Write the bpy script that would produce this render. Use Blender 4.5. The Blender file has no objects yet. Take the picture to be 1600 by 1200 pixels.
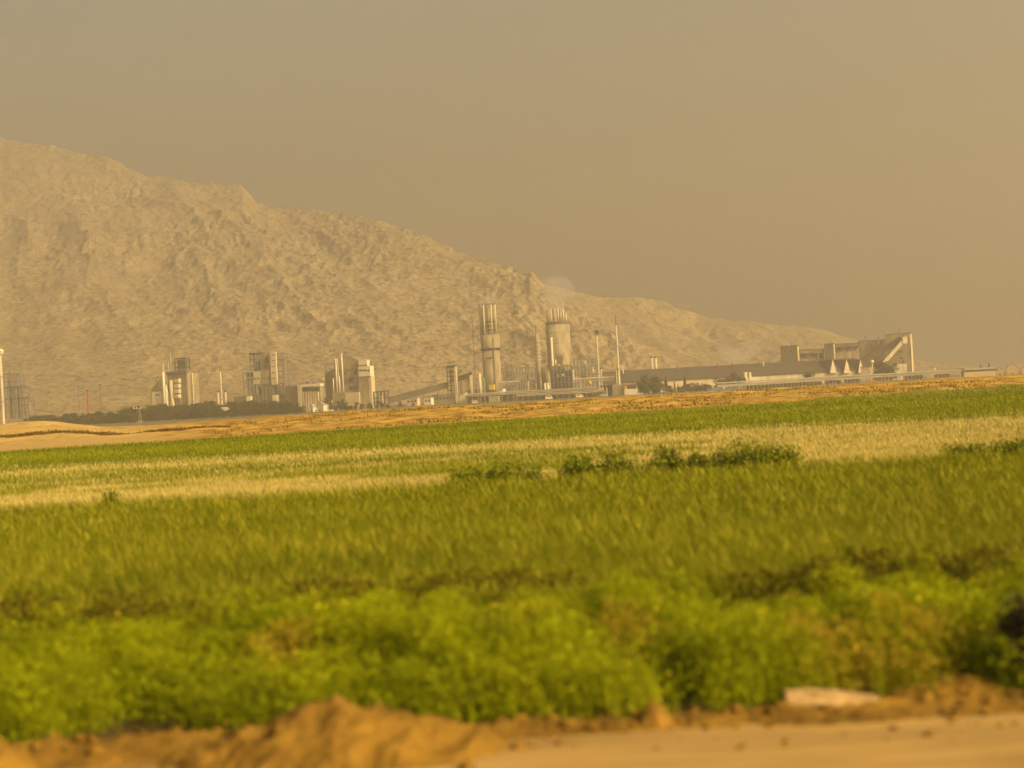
import bpy, bmesh, math, random
import numpy as np
from mathutils import Matrix, Vector
R = math.radians
rnd = random.Random(7)
rng = np.random.default_rng(11)
sc = bpy.context.scene
C = sc.collection

# ------------------------------------------------------------------ camera
F = 2537.0                      # focal length in photo pixels (1600 wide)
EYE = 3.0
ROLL, PITCH = R(3.1), 8.0 / F
cam_d = bpy.data.cameras.new('camera')
cam = bpy.data.objects.new('camera', cam_d); C.objects.link(cam)
cam_d.sensor_width = 36.0; cam_d.lens = 36.0 * F / 1600.0
cam_d.clip_start = 0.5; cam_d.clip_end = 30000
CR = Matrix.Rotation(R(90) + PITCH, 3, 'X') @ Matrix.Rotation(-ROLL, 3, 'Z')
cam.matrix_world = Matrix.Translation((0, 0, EYE)) @ CR.to_4x4()
cam_d.dof.use_dof = True
cam_d.dof.focus_distance = 1500
cam_d.dof.aperture_fstop = 0.75
sc.camera = cam

def at(px, py, Y):
    """world point at depth Y that stands at photo position (px, py)"""
    d = CR @ Vector(((px - 800) / F, (600 - py) / F, -1))
    k = Y / d.y
    return Vector((d.x * k, Y, EYE + d.z * k))

# ------------------------------------------------------------------ noise
_tab = rng.random((64, 256, 256)).astype(np.float32)
def vnoise(x, y, s=0):
    x = np.asarray(x, float); y = np.asarray(y, float)
    xi = np.floor(x).astype(int); yi = np.floor(y).astype(int)
    fx = x - xi; fy = y - yi
    fx = fx * fx * (3 - 2 * fx); fy = fy * fy * (3 - 2 * fy)
    t = _tab[s % 64]
    a = t[xi & 255, yi & 255]; b = t[(xi + 1) & 255, yi & 255]
    c = t[xi & 255, (yi + 1) & 255]; d = t[(xi + 1) & 255, (yi + 1) & 255]
    return (a * (1 - fx) + b * fx) * (1 - fy) + (c * (1 - fx) + d * fx) * fy
def fbm(x, y, o=4, s=0, g=0.5):
    r = 0; a = 1; t = 0
    for i in range(o):
        r = r + a * (vnoise(x * 2 ** i + 17.3 * i, y * 2 ** i + 9.1 * i, s + i) - 0.5); t += a; a *= g
    return r / t
def ridged(x, y, o=4, s=0):
    r = 0; a = 1; t = 0
    for i in range(o):
        r = r + a * (1 - np.abs(2 * vnoise(x * 2 ** i + 5.7 * i, y * 2 ** i + 3.3 * i, s + i) - 1)); t += a; a *= 0.5
    return r / t
def sstep(a, b, x):
    t = np.clip((np.asarray(x, float) - a) / (b - a), 0, 1)
    return t * t * (3 - 2 * t)

# ------------------------------------------------------------------ materials
def mat(name, col=(0.5, 0.5, 0.5), rough=0.85, var=0.25, scale=0.3, translucent=0.0, island=0.0, bump=0.0, bscale=None, stretch=(1, 1, 1), spec=0.25, hue=None):
    m = bpy.data.materials.new(name); m.use_nodes = True
    nt = m.node_tree; N = nt.nodes; L = nt.links
    N.clear()
    out = N.new('ShaderNodeOutputMaterial'); p = N.new('ShaderNodeBsdfPrincipled')
    p.inputs['Roughness'].default_value = rough
    p.inputs['Specular IOR Level'].default_value = spec
    tc = N.new('ShaderNodeTexCoord'); mp = N.new('ShaderNodeMapping'); mp.inputs['Scale'].default_value = stretch
    L.new(tc.outputs['Object'], mp.inputs['Vector'])
    nz = N.new('ShaderNodeTexNoise'); nz.inputs['Scale'].default_value = scale; nz.inputs['Detail'].default_value = 6
    nz.inputs['Roughness'].default_value = 0.62
    L.new(mp.outputs[0], nz.inputs['Vector'])
    rp = N.new('ShaderNodeValToRGB')
    lo = hue or [c * (1 - var) for c in col]
    hi = [min(1, c * (1 + var * 0.8)) for c in col]
    rp.color_ramp.elements[0].position = 0.3; rp.color_ramp.elements[1].position = 0.7
    rp.color_ramp.elements[0].color = (*lo, 1); rp.color_ramp.elements[1].color = (*hi, 1)
    L.new(nz.outputs['Fac'], rp.inputs['Fac'])
    colout = rp.outputs['Color']
    if island:
        ge = N.new('ShaderNodeNewGeometry'); mr = N.new('ShaderNodeMapRange')
        mr.inputs['To Min'].default_value = 1 - island; mr.inputs['To Max'].default_value = 1 + island
        L.new(ge.outputs['Random Per Island'], mr.inputs['Value'])
        mx = N.new('ShaderNodeMix'); mx.data_type = 'RGBA'; mx.blend_type = 'MULTIPLY'; mx.inputs['Factor'].default_value = 1
        L.new(colout, mx.inputs[6]); L.new(mr.outputs[0], mx.inputs[7]); colout = mx.outputs[2]
    L.new(colout, p.inputs['Base Color'])
    if bump:
        n2 = N.new('ShaderNodeTexNoise'); n2.inputs['Scale'].default_value = bscale or scale * 4; n2.inputs['Detail'].default_value = 8
        L.new(mp.outputs[0], n2.inputs['Vector'])
        bp = N.new('ShaderNodeBump'); bp.inputs['Strength'].default_value = 0.9; bp.inputs['Distance'].default_value = bump
        L.new(n2.outputs['Fac'], bp.inputs['Height']); L.new(bp.outputs['Normal'], p.inputs['Normal'])
    if translucent:
        tr = N.new('ShaderNodeBsdfTranslucent'); L.new(colout, tr.inputs['Color'])
        ms = N.new('ShaderNodeMixShader'); ms.inputs['Fac'].default_value = translucent
        L.new(p.outputs[0], ms.inputs[1]); L.new(tr.outputs[0], ms.inputs[2]); L.new(ms.outputs[0], out.inputs['Surface'])
    else:
        L.new(p.outputs[0], out.inputs['Surface'])
    return m

M = {}
M['concrete'] = mat('weathered_concrete', (0.36, 0.295, 0.165), var=0.42, scale=0.22, stretch=(1, 1, 0.25))
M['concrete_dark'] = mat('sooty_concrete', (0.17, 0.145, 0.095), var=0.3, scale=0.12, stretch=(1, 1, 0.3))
M['cream'] = mat('cream_render', (0.64, 0.54, 0.33), var=0.26, scale=0.2, stretch=(1, 1, 0.3))
M['white'] = mat('white_paint', (0.80, 0.71, 0.49), var=0.12, scale=0.3, stretch=(1, 1, 0.3), rough=0.55)
M['steel'] = mat('grey_steel', (0.20, 0.20, 0.19), var=0.3, scale=0.4, rough=0.6)
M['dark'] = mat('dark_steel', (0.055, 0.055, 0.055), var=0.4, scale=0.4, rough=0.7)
M['glass'] = mat('dusty_glass', (0.04, 0.045, 0.05), var=0.3, scale=0.6, rough=0.3, spec=0.5)
M['roof'] = mat('brown_grey_sheet_roof', (0.085, 0.07, 0.05), var=0.25, scale=0.08, stretch=(1, 0.2, 0.2))
M['paleroof'] = mat('pale_sheet_roof', (0.36, 0.32, 0.235), var=0.2, scale=0.1)
M['pink'] = mat('pinkish_render', (0.64, 0.51, 0.34), var=0.15, scale=0.2)
M['ochre'] = mat('ochre_render', (0.48, 0.36, 0.17), var=0.15, scale=0.3)
M['red'] = mat('faded_red_paint', (0.34, 0.12, 0.07), var=0.2, scale=0.5)
M['rust'] = mat('rust_red_steel', (0.27, 0.11, 0.06), var=0.3, scale=0.5)
M['yellow'] = mat('yellow_paint', (0.75, 0.47, 0.04), var=0.15, scale=0.5)
M['blue'] = mat('faded_blue_paint', (0.12, 0.24, 0.38), var=0.2, scale=0.5, rough=0.5)
M['green'] = mat('grey_green_paint', (0.16, 0.24, 0.19), var=0.2, scale=0.5)
M['rubber'] = mat('black_rubber', (0.02, 0.02, 0.02))
M['leaf_a'] = mat('dark_tree_leaves', spec=0.06, col=(0.065, 0.090, 0.018), var=0.4, scale=0.35, translucent=0.25, island=0.35)
M['leaf_b'] = mat('olive_tree_leaves', spec=0.06, col=(0.085, 0.095, 0.018), var=0.4, scale=0.35, translucent=0.25, island=0.35)
M['conifer'] = mat('conifer_needles', spec=0.06, col=(0.032, 0.055, 0.018), var=0.4, scale=0.5, translucent=0.15, island=0.35)
M['bark'] = mat('bark', (0.12, 0.085, 0.055), var=0.3, scale=2)

# ------------------------------------------------------------------ object helpers
def tag(o, label=None, cat=None, group=None, kind=None):
    if label: o['label'] = label
    if cat: o['category'] = cat
    if group: o['group'] = group
    if kind: o['kind'] = kind
    return o

class MB:
    def __init__(self): self.bm = bmesh.new()
    def box(self, x0, x1, y0, y1, z0, z1):
        v = [self.bm.verts.new((x, y, z)) for z in (z0, z1) for x, y in ((x0, y0), (x1, y0), (x1, y1), (x0, y1))]
        for f in ((3, 2, 1, 0), (4, 5, 6, 7), (0, 1, 5, 4), (1, 2, 6, 5), (2, 3, 7, 6), (3, 0, 4, 7)):
            self.bm.faces.new([v[i] for i in f])
        return self
    def prism(self, pts, y0, y1):
        """outline in x,z (any order), extruded from y0 to y1"""
        a = [self.bm.verts.new((x, y0, z)) for x, z in pts]; b = [self.bm.verts.new((x, y1, z)) for x, z in pts]
        n = len(pts)
        self.bm.faces.new(a); self.bm.faces.new(b[::-1])
        for i in range(n): self.bm.faces.new((a[i], b[i], b[(i + 1) % n], a[(i + 1) % n]))
        return self
    def xprism(self, pts, x0, x1):
        a = [self.bm.verts.new((x0, y, z)) for y, z in pts]; b = [self.bm.verts.new((x1, y, z)) for y, z in pts]
        n = len(pts)
        self.bm.faces.new(a); self.bm.faces.new(b[::-1])
        for i in range(n): self.bm.faces.new((a[i], b[i], b[(i + 1) % n], a[(i + 1) % n]))
        return self
    def lathe(self, x, y, prof, n=20):
        """prof: (radius, z) from the bottom up"""
        rings = [[self.bm.verts.new((x + r * math.cos(6.28318 * i / n), y + r * math.sin(6.28318 * i / n), z)) for i in range(n)] for r, z in prof]
        for a, b in zip(rings, rings[1:]):
            for i in range(n): self.bm.faces.new((a[i], a[(i + 1) % n], b[(i + 1) % n], b[i]))
        self.bm.faces.new(rings[0][::-1]); self.bm.faces.new(rings[-1])
        return self
    def tube(self, p, q, r, r2=None, n=6):
        p, q = Vector(p), Vector(q); d = (q - p).normalized()
        u = d.cross(Vector((0, 0, 1)) if abs(d.z) < 0.9 else Vector((1, 0, 0))).normalized(); w = d.cross(u)
        r2 = r if r2 is None else r2
        A = [self.bm.verts.new(p + (u * math.cos(6.28318 * i / n) + w * math.sin(6.28318 * i / n)) * r) for i in range(n)]
        B = [self.bm.verts.new(q + (u * math.cos(6.28318 * i / n) + w * math.sin(6.28318 * i / n)) * r2) for i in range(n)]
        for i in range(n): self.bm.faces.new((A[i], A[(i + 1) % n], B[(i + 1) % n], B[i]))
        self.bm.faces.new(A[::-1]); self.bm.faces.new(B)
        return self
    def ball(self, c, r, k=2):
        bmesh.ops.create_icosphere(self.bm, subdivisions=k, radius=r, matrix=Matrix.Translation(c)); return self
    def build(self, name, m, parent=None, smooth=False):
        bmesh.ops.recalc_face_normals(self.bm, faces=self.bm.faces)
        me = bpy.data.meshes.new(name); self.bm.to_mesh(me); self.bm.free()
        me.materials.append(M[m] if isinstance(m, str) else m)
        if smooth:
            for p in me.polygons: p.use_smooth = True
        o = bpy.data.objects.new(name, me); C.objects.link(o)
        if parent: o.parent = parent
        return o

def np_mesh(name, verts, faces_flat, nper, material, smooth=False):
    me = bpy.data.meshes.new(name)
    nf = len(faces_flat) // nper
    me.vertices.add(len(verts)); me.vertices.foreach_set('co', np.asarray(verts, np.float32).ravel())
    me.loops.add(len(faces_flat)); me.loops.foreach_set('vertex_index', np.asarray(faces_flat, np.int32))
    me.polygons.add(nf); me.polygons.foreach_set('loop_start', np.arange(nf, dtype=np.int32) * nper)
    if smooth: me.polygons.foreach_set('use_smooth', np.ones(nf, bool))
    me.update(calc_edges=True); me.validate()
    me.materials.append(material)
    o = bpy.data.objects.new(name, me); C.objects.link(o)
    return o
def grid_mesh(name, X, Y, Z, material, smooth=True):
    r, c = X.shape
    v = np.stack([X, Y, Z], -1).reshape(-1, 3)
    i = np.arange(r * c).reshape(r, c)
    f = np.stack([i[:-1, :-1], i[:-1, 1:], i[1:, 1:], i[1:, :-1]], -1).reshape(-1)
    return np_mesh(name, v, f, 4, material, smooth)

# ------------------------------------------------------------------ ground
def gz(x, y):
    x = np.asarray(x, float); y = np.asarray(y, float)
    s = x / np.maximum(y, 1)
    crest = 0.72 - 0.55 * sstep(-0.10, -0.19, s) + 0.95 * sstep(-0.235, -0.30, s) + 0.5 * fbm(x / 26, y / 40, 3, 3)
    up = sstep(163, 222, y) * crest + 0.35 * sstep(192, 196, y) * sstep(-0.17, -0.21, s) * sstep(230, 215, y) + 0.9 * sstep(-0.19, -0.24, s) * sstep(205, 216, y) * sstep(240, 226, y) * np.clip(2.2 * fbm(x / 9, y / 30, 2, 6) + 0.1, -0.3, 1)
    down = sstep(226, 900, y)
    z = up * (1 - down) - 8.0 * down
    rough = sstep(160, 180, y) * (1 - sstep(300, 500, y))
    z = z + rough * (0.9 * fbm(x / 6, y / 4, 4, 9) + 0.35 * fbm(x / 1.8, y / 1.6, 2, 12))
    z = z + 0.03 * fbm(x / 1.3, y / 1.3, 3, 5) * (1 - sstep(20, 60, y))
    return z

rows = np.concatenate([np.linspace(-40, 8, 10), np.linspace(8.4, 22, 60), np.geomspace(22.5, 138, 60), np.linspace(140, 245, 170),
                       np.geomspace(247, 9000, 70)])
cols = np.linspace(-1, 1, 361); cols = np.sign(cols) * np.abs(cols) ** 1.35
Yg = np.repeat(rows[:, None], len(cols), 1)
Xg = cols[None, :] * (np.maximum(Yg, 0) * 0.62 + 40)
Zg = gz(Xg, Yg)

def ground_material():
    m = bpy.data.materials.new('field_and_plain_ground'); m.use_nodes = True
    nt = m.node_tree; N = nt.nodes; L = nt.links
    p = N['Principled BSDF']; p.inputs['Roughness'].default_value = 0.95; p.inputs['Specular IOR Level'].default_value = 0.1
    tc = N.new('ShaderNodeTexCoord')
    sx = N.new('ShaderNodeSeparateXYZ'); L.new(tc.outputs['Object'], sx.inputs[0])
    def noise(scale, vec=None, det=5):
        n = N.new('ShaderNodeTexNoise'); n.inputs['Scale'].default_value = scale; n.inputs['Detail'].default_value = det
        L.new(vec or tc.outputs['Object'], n.inputs['Vector']); return n.outputs['Fac']
    def math_(op, a, b):
        n = N.new('ShaderNodeMath'); n.operation = op
        for i, v in enumerate((a, b)):
            if isinstance(v, (int, float)): n.inputs[i].default_value = v
            else: L.new(v, n.inputs[i])
        return n.outputs[0]
    def maprange(v, a, b, c=0, d=1):
        n = N.new('ShaderNodeMapRange'); L.new(v, n.inputs['Value'])
        for k, q in zip(('From Min', 'From Max', 'To Min', 'To Max'), (a, b, c, d)): n.inputs[k].default_value = q
        return n.outputs[0]
    def mix(f, a, b, bt='MIX'):
        n = N.new('ShaderNodeMix'); n.data_type = 'RGBA'; n.blend_type = bt
        for i, v in ((0, f), (6, a), (7, b)):
            if isinstance(v, (int, float)): n.inputs[i].default_value = v
            elif isinstance(v, tuple): n.inputs[i].default_value = (*v, 1)
            else: L.new(v, n.inputs[i])
        return n.outputs[2]
    fine = noise(1.1, det=8); mid = noise(0.12); big = noise(0.02)
    road = mix(fine, (0.24, 0.135, 0.040), (0.34, 0.20, 0.065))
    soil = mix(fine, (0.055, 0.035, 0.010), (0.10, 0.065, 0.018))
    grassy = mix(mid, (0.10, 0.10, 0.008), (0.16, 0.145, 0.012))
    bank = mix(maprange(noise(0.45, det=8), 0.38, 0.60), (0.15, 0.090, 0.014), (0.36, 0.22, 0.045))
    bank = mix(maprange(noise(0.07), 0.55, 0.72, 0, 0.55), bank, (0.20, 0.19, 0.05))
    left = math_('MULTIPLY', maprange(math_('DIVIDE', sx.outputs[0], sx.outputs[1]), -0.19, -0.235), maprange(fine, 0.2, 0.6))
    bank = mix(left, bank, (0.33, 0.232, 0.08))
    plain = mix(big, (0.30, 0.21, 0.10), (0.42, 0.31, 0.16))
    wob = math_('MULTIPLY_ADD', mid, 5.0); 
    y = math_('ADD', sx.outputs[1], math_('MULTIPLY', math_('SUBTRACT', mid, 0.5), 6.0))
    ys = math_('ADD', sx.outputs[1], math_('MULTIPLY', math_('SUBTRACT', fine, 0.5), 0.5))
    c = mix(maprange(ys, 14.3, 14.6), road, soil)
    straw = mix(mid, (0.24, 0.165, 0.045), (0.34, 0.24, 0.065))
    c = mix(maprange(y, 43, 45), c, straw)
    c = mix(maprange(y, 68, 73), c, grassy)
    edge_ = math_('ADD', y, math_('MULTIPLY', math_('DIVIDE', sx.outputs[0], sx.outputs[1]), -75.0))
    c = mix(maprange(edge_, 160, 162.5), c, bank)
    c = mix(maprange(y, 300, 420), c, plain)
    works = mix(mid, (0.13, 0.115, 0.06), (0.22, 0.18, 0.10))
    c = mix(math_('MULTIPLY', maprange(sx.outputs[1], 700, 1000), maprange(sx.outputs[1], 1950, 1800)), c, works)
    L.new(c, p.inputs['Base Color'])
    bp = N.new('ShaderNodeBump'); bp.inputs['Distance'].default_value = 0.05; bp.inputs['Strength'].default_value = 0.8
    L.new(noise(5, det=8), bp.inputs['Height']); L.new(bp.outputs[0], p.inputs['Normal'])
    return m
ground = grid_mesh('ground', Xg, Yg, Zg, ground_material())
tag(ground, 'flat farmland rising to a rough tan bank before the factory', kind='structure')

# dirt road: its own sheet
M['road'] = mat('dusty_road_dirt', (0.275, 0.178, 0.056), var=0.42, scale=0.9, bump=0.02, bscale=9, stretch=(0.22, 1.6, 1), rough=0.95, spec=0.1)
rx = np.linspace(-24, 24, 240); ry = np.linspace(4, 14.5, 60)
RX, RY = np.meshgrid(rx, ry)
edge = sstep(14.5, 13.8, RY + 0.35 * fbm(RX / 0.7, RY * 0, 3, 20))
RZ = gz(RX, RY) + 0.004 + edge * 0.012 + 0.02 * fbm(RX / 2.5, RY / 0.35, 3, 22) * edge
road = grid_mesh('dirt_road', RX, RY, RZ, M['road']); tag(road, 'smooth tan dirt road along the bottom edge', kind='structure')

# ------------------------------------------------------------------ road-side earth
M['dirt'] = mat('loose_tan_dirt', (0.145, 0.082, 0.011), var=0.5, scale=2.2, bump=0.06, bscale=7, rough=0.95, spec=0.1)
M['stone'] = mat('pale_limestone', (0.31, 0.21, 0.085), var=0.2, scale=3, bump=0.03, bscale=8)
def heightfield(name, x0, x1, y0, y1, fn, step, m='dirt', origin=(0, 0)):
    xs = np.arange(x0, x1 + step, step); ys = np.arange(y0, y1 + step, step)
    X, Y = np.meshgrid(xs, ys)
    Z = fn(X, Y)
    o = grid_mesh(name, X - origin[0], Y - origin[1], Z, M[m]); o.location = (origin[0], origin[1], 0)
    return o
def px_x(px, Y): return at(px, 1150, Y).x
# low ragged windrow of dirt along the road edge
def berm(X, Y):
    t = 1 - np.abs((Y - 14.15 - 0.25 * fbm(X / 1.5, X * 0, 2, 31)) / 0.55)
    h = np.clip(t, 0, 1) ** 0.8 * (0.10 + 0.16 * np.clip(fbm(X / 0.8, Y / 0.8, 3, 33) + 0.35, 0, 1))
    h = h * (0.75 + 0.5 * sstep(-0.8, -2.6, X)) + 0.07 * fbm(X / 0.16, Y / 0.16, 3, 35) * np.clip(t, 0, 1)
    return gz(X, Y) - 0.03 + h + 0.0 * X
b_ = heightfield('roadside_berm', -9, 9, 13.5, 14.8, berm, 0.035)
tag(b_, 'low ragged windrow of loose dirt along the road edge', kind='structure')
def heap(name, cx, cy, rx_, ry_, h, seed, label, peak=0.0, step=0.03):
    def fn(X, Y):
        dx = (X - cx) / rx_; dy = (Y - cy) / ry_
        d = np.sqrt(dx * dx + dy * dy) + 0.22 * fbm(X / 0.5, Y / 0.5, 3, seed)
        hh = np.clip(1 - d, 0, 1)
        hh = h * (hh ** (1.0 - 0.1 * peak)) + 0.16 * h / 0.5 * fbm(X / 0.16, Y / 0.16, 4, seed + 3) * np.clip(hh * 4, 0, 1)
        return gz(X, Y) - 0.05 + hh
    o = heightfield(name, cx - rx_ * 1.25, cx + rx_ * 1.25, cy - ry_ * 1.25, cy + ry_ * 1.25, fn, step, origin=(cx, cy))
    tag(o, label, 'dirt heap'); return o
heap('dirt_heap', px_x(525, 13.75), 13.7, 1.6, 0.85, 0.55, 40, 'broad peaked heap of tan dirt in front of the weeds', 1)
heap('dirt_heap', px_x(-40, 13.6), 13.6, 0.62, 0.6, 0.52, 44, 'dirt heap cut off by the left edge of the picture', 1)
heap('dirt_clod', px_x(1022, 14.2), 14.15, 0.26, 0.24, 0.27, 48, 'small upright brown clod standing alone at the road edge', 0, 0.015)
heap('dirt_heap', px_x(1500, 14.75), 14.8, 1.1, 0.4, 0.24, 52, 'low long dirt heap at the right end of the road edge', 0)
# clods and stones strewn along the road edge
cv, cf = [], []
ib = bmesh.new(); bmesh.ops.create_icosphere(ib, subdivisions=1, radius=1); iv = np.array([v.co[:] for v in ib.verts]); it = np.array([[v.index for v in f.verts] for f in ib.faces]); ib.free()
for i in range(700):
    cx_ = (rng.random() * 2 - 1) * 8; cy_ = 12.6 + 1.9 * rng.random() ** 0.35; s_ = 0.012 + 0.05 * rng.random() ** 3
    q = iv * (1 + 0.35 * rng.normal(size=(len(iv), 1))) * s_ * np.array([1.2, 1, 0.75]) + np.array([cx_, cy_, float(gz(cx_, cy_)) + s_ * 0.35 + (float(berm(np.array(cx_), np.array(cy_)) - gz(cx_, cy_)) if cy_ > 13.6 else 0.01)])
    cf.append(it + len(cv) * len(iv)); cv.append(q)
tag(np_mesh('dirt_clods', np.concatenate(cv), np.concatenate(cf).ravel(), 3, M['dirt']), 'small dirt clods and stones strewn along the road edge', kind='stuff')
# pale slab of stone
st = bmesh.new()
bmesh.ops.create_cube(st, size=1)
bmesh.ops.subdivide_edges(st, edges=st.edges, cuts=5, use_grid_fill=True)
for v in st.verts:
    x, y, z = v.co
    n = float(fbm(x * 3 + 4, y * 3 + z * 2, 3, 55))
    v.co = (x * 0.80 + n * 0.10, y * 0.34 + n * 0.08, z * 0.17 * (1 - 0.55 * max(x, 0) * 2 * 0.8) + n * 0.05)
me = bpy.data.meshes.new('stone_slab'); st.to_mesh(me); st.free(); me.materials.append(M['stone'])
slab = bpy.data.objects.new('stone_slab', me); C.objects.link(slab)
sp = at(1300, 1095, 14.35); slab.location = (sp.x, 14.35, 0.10); slab.rotation_euler = (R(-8), R(3), R(-6))
tag(slab, 'pale flat slab of stone lying at the road edge', 'stone')

# ------------------------------------------------------------------ vegetation as blades
def blades(name, pos, h, w, lean, m, label, kinds='stuff', wind=(-0.25, 0.0), seg2=True, jitter=0.35):
    n = len(pos)
    ang = rng.random(n) * math.pi
    dx = np.cos(ang) * w * 0.5; dy = np.sin(ang) * w * 0.5
    la = rng.random(n) * 2 * math.pi
    ll = lean * h * (0.3 + rng.random(n))
    tx = np.cos(la) * ll + wind[0] * h * rng.random(n); ty = np.sin(la) * ll + wind[1] * h
    hh = h * (1 - jitter * rng.random(n))
    b = np.asarray(pos)
    if seg2:
        v = np.zeros((n, 5, 3))
        v[:, 0] = b + np.stack([-dx, -dy, 0 * dx], -1); v[:, 1] = b + np.stack([dx, dy, 0 * dx], -1)
        mpos = b + np.stack([tx * 0.3, ty * 0.3, hh * 0.6], -1)
        v[:, 2] = mpos + np.stack([dx, dy, 0 * dx], -1) * 0.9; v[:, 3] = mpos - np.stack([dx, dy, 0 * dx], -1) * 0.9
        v[:, 4] = b + np.stack([tx, ty, hh], -1)
        base = np.arange(n)[:, None] * 5
        f = np.concatenate([base + 0, base + 1, base + 2, base + 0, base + 2, base + 3, base + 3, base + 2, base + 4], 1).ravel()
        o = np_mesh(name, v.reshape(-1, 3), f, 3, m)
    else:
        v = np.zeros((n, 3, 3))
        v[:, 0] = b + np.stack([-dx, -dy, 0 * dx], -1); v[:, 1] = b + np.stack([dx, dy, 0 * dx], -1)
        v[:, 2] = b + np.stack([tx, ty, hh], -1)
        o = np_mesh(name, v.reshape(-1, 3), np.arange(n * 3), 3, m)
    tag(o, label, kind=kinds)
    return o
def sample(n, y0, y1, half=0.50, pad=4.0):
    """points spread so that each strip of picture height gets about as many"""
    u = rng.random(n); y = 1 / ((1 / y0) * (1 - u) + (1 / y1) * u) if y1 > 60 else np.exp(np.log(y0) * (1 - u) + np.log(y1) * u)
    x = (rng.random(n) * 2 - 1) * (half * y + pad)
    return x, y
M['crop'] = mat('olive_grain_crop', spec=0.06, col=(0.150, 0.163, 0.0045), var=0.16, scale=0.35, translucent=0.35, island=0.28, stretch=(0.35, 1, 1), hue=(0.112, 0.124, 0.004))
M['ears'] = mat('pale_grain_ears', spec=0.06, col=(0.21, 0.195, 0.014), var=0.2, scale=0.5, translucent=0.3, island=0.25)
M['dry'] = mat('dry_straw', spec=0.06, col=(0.385, 0.32, 0.095), var=0.22, scale=0.25, translucent=0.3, island=0.25, stretch=(0.3, 1, 1))
M['field'] = mat('green_field_crop', spec=0.06, col=(0.15, 0.16, 0.006), var=0.3, scale=0.06, translucent=0.3, island=0.25, stretch=(0.25, 1, 1), hue=(0.10, 0.118, 0.004))
M['weed'] = mat('bright_weed_leaves', spec=0.06, col=(0.215, 0.235, 0.003), var=0.3, scale=0.8, translucent=0.42, island=0.35, hue=(0.155, 0.185, 0.004))
M['weed_dry'] = mat('brownish_weed_leaves', spec=0.06, col=(0.28, 0.21, 0.015), var=0.3, scale=1.0, translucent=0.3, island=0.35)
M['flower'] = mat('yellow_petals', (0.62, 0.50, 0.02), var=0.2, scale=2, translucent=0.3)
M['bush'] = mat('dark_bush_leaves', spec=0.06, col=(0.13, 0.15, 0.007), var=0.35, scale=0.8, translucent=0.25, island=0.4)
M['shade_leaf'] = mat('deep_shade_leaves', (0.020, 0.014, 0.004), var=0.4, scale=2, translucent=0.05, island=0.4)  # near-black leaf colour stands in for deep shade

def crop_h(x, y): return 0.72 + 0.13 * fbm(x / 3.2, y / 1.4, 3, 60) + 0.10 * fbm(x / 7, y / 5, 2, 64)
x, y = sample(360000, 18.8, 44.8)
front = 19.0 + 0.7 * fbm(x / 1.1, x * 0, 3, 66) - 0.6
keep = (y > front + 0.5) & ((y > 22.5) | (fbm(x / 0.9, y / 0.7, 3, 67) < 0.10 + 0.1 * (y - 19))) & (y < 44.0 + 1.4 * fbm(x / 4, x * 0, 2, 68))
x, y = x[keep], y[keep]
blades('grain_crop', np.stack([x, y, gz(x, y)], -1), crop_h(x, y), 0.011 * y / 19, 0.48, M['crop'], 'olive green grain crop filling the nearer field')
x, y = sample(22000, 19.2, 43.6)
hh = crop_h(x, y)
blades('grain_ears', np.stack([x, y, gz(x, y) + hh * 0.82], -1), hh * 0.28, 0.014 * y / 19, 0.5, M['ears'], 'pale ears standing over the olive grain crop', seg2=False)

def band(x, y):
    """0 dry, 1 green - which crop grows at this spot beyond the near field"""
    yy = y + np.random.default_rng(3).normal(size=len(x)) * y * 0.035 + 3.0 * fbm(x / 16, y / 30, 3, 70) * (y / 50) + 2.2 * fbm(x / 3, y / 8, 2, 73)
    s = x / y
    g = np.where(yy < 69, 0, 1)
    g = np.where((yy > 67) & (yy < 72), (fbm(x / 2, y / 2, 2, 76) > 0), g)
    thin = (yy > 79) & (yy < 90) & (fbm(x / 9, y / 6, 3, 77) > -0.2 + 0.3 * np.abs(s + 0.02))
    right = (s + 0.3 * fbm(x / 7, y / 5, 3, 74) > 0.08) & (yy < 84) & (fbm(x / 8, y / 8, 3, 79) > -0.18)
    patch = (yy < 69) & (s + 0.3 * fbm(x / 7, y / 5, 3, 74) < 0.10) & (fbm(x / 12, y / 4, 3, 78) > 0.10) & (yy > 53)
    g = np.where(patch, 1, g)
    g = np.where(thin | right, 0, g)
    mixn = np.random.default_rng(5).random(len(x))
    return np.where((yy < 95) & (mixn < 0.12), 1 - g, g)
x, y = sample(420000, 44.4, 192, half=0.45)
g = band(x, y)
lim = y < 161 + 75 * x / y + 4 * fbm(x / 6, x * 0, 2, 80)
x, y, g = x[lim], y[lim], g[lim]
d = g == 0
hd = 0.26 + 0.12 * fbm(x / 3, y / 4, 3, 82)
blades('dry_grass', np.stack([x[d], y[d], gz(x[d], y[d])], -1), hd[d], 0.011 * y[d] / 19, 0.55, M['dry'], 'pale straw coloured grass in strips between the green fields', seg2=False)
d = ~d
hg = 0.25 + 0.14 * fbm(x / 6, y / 8, 3, 84)
blades('green_field', np.stack([x[d], y[d], gz(x[d], y[d])], -1), hg[d], 0.011 * y[d] / 19, 0.55, M['field'], 'green field reaching to the tan bank', seg2=False)
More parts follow.
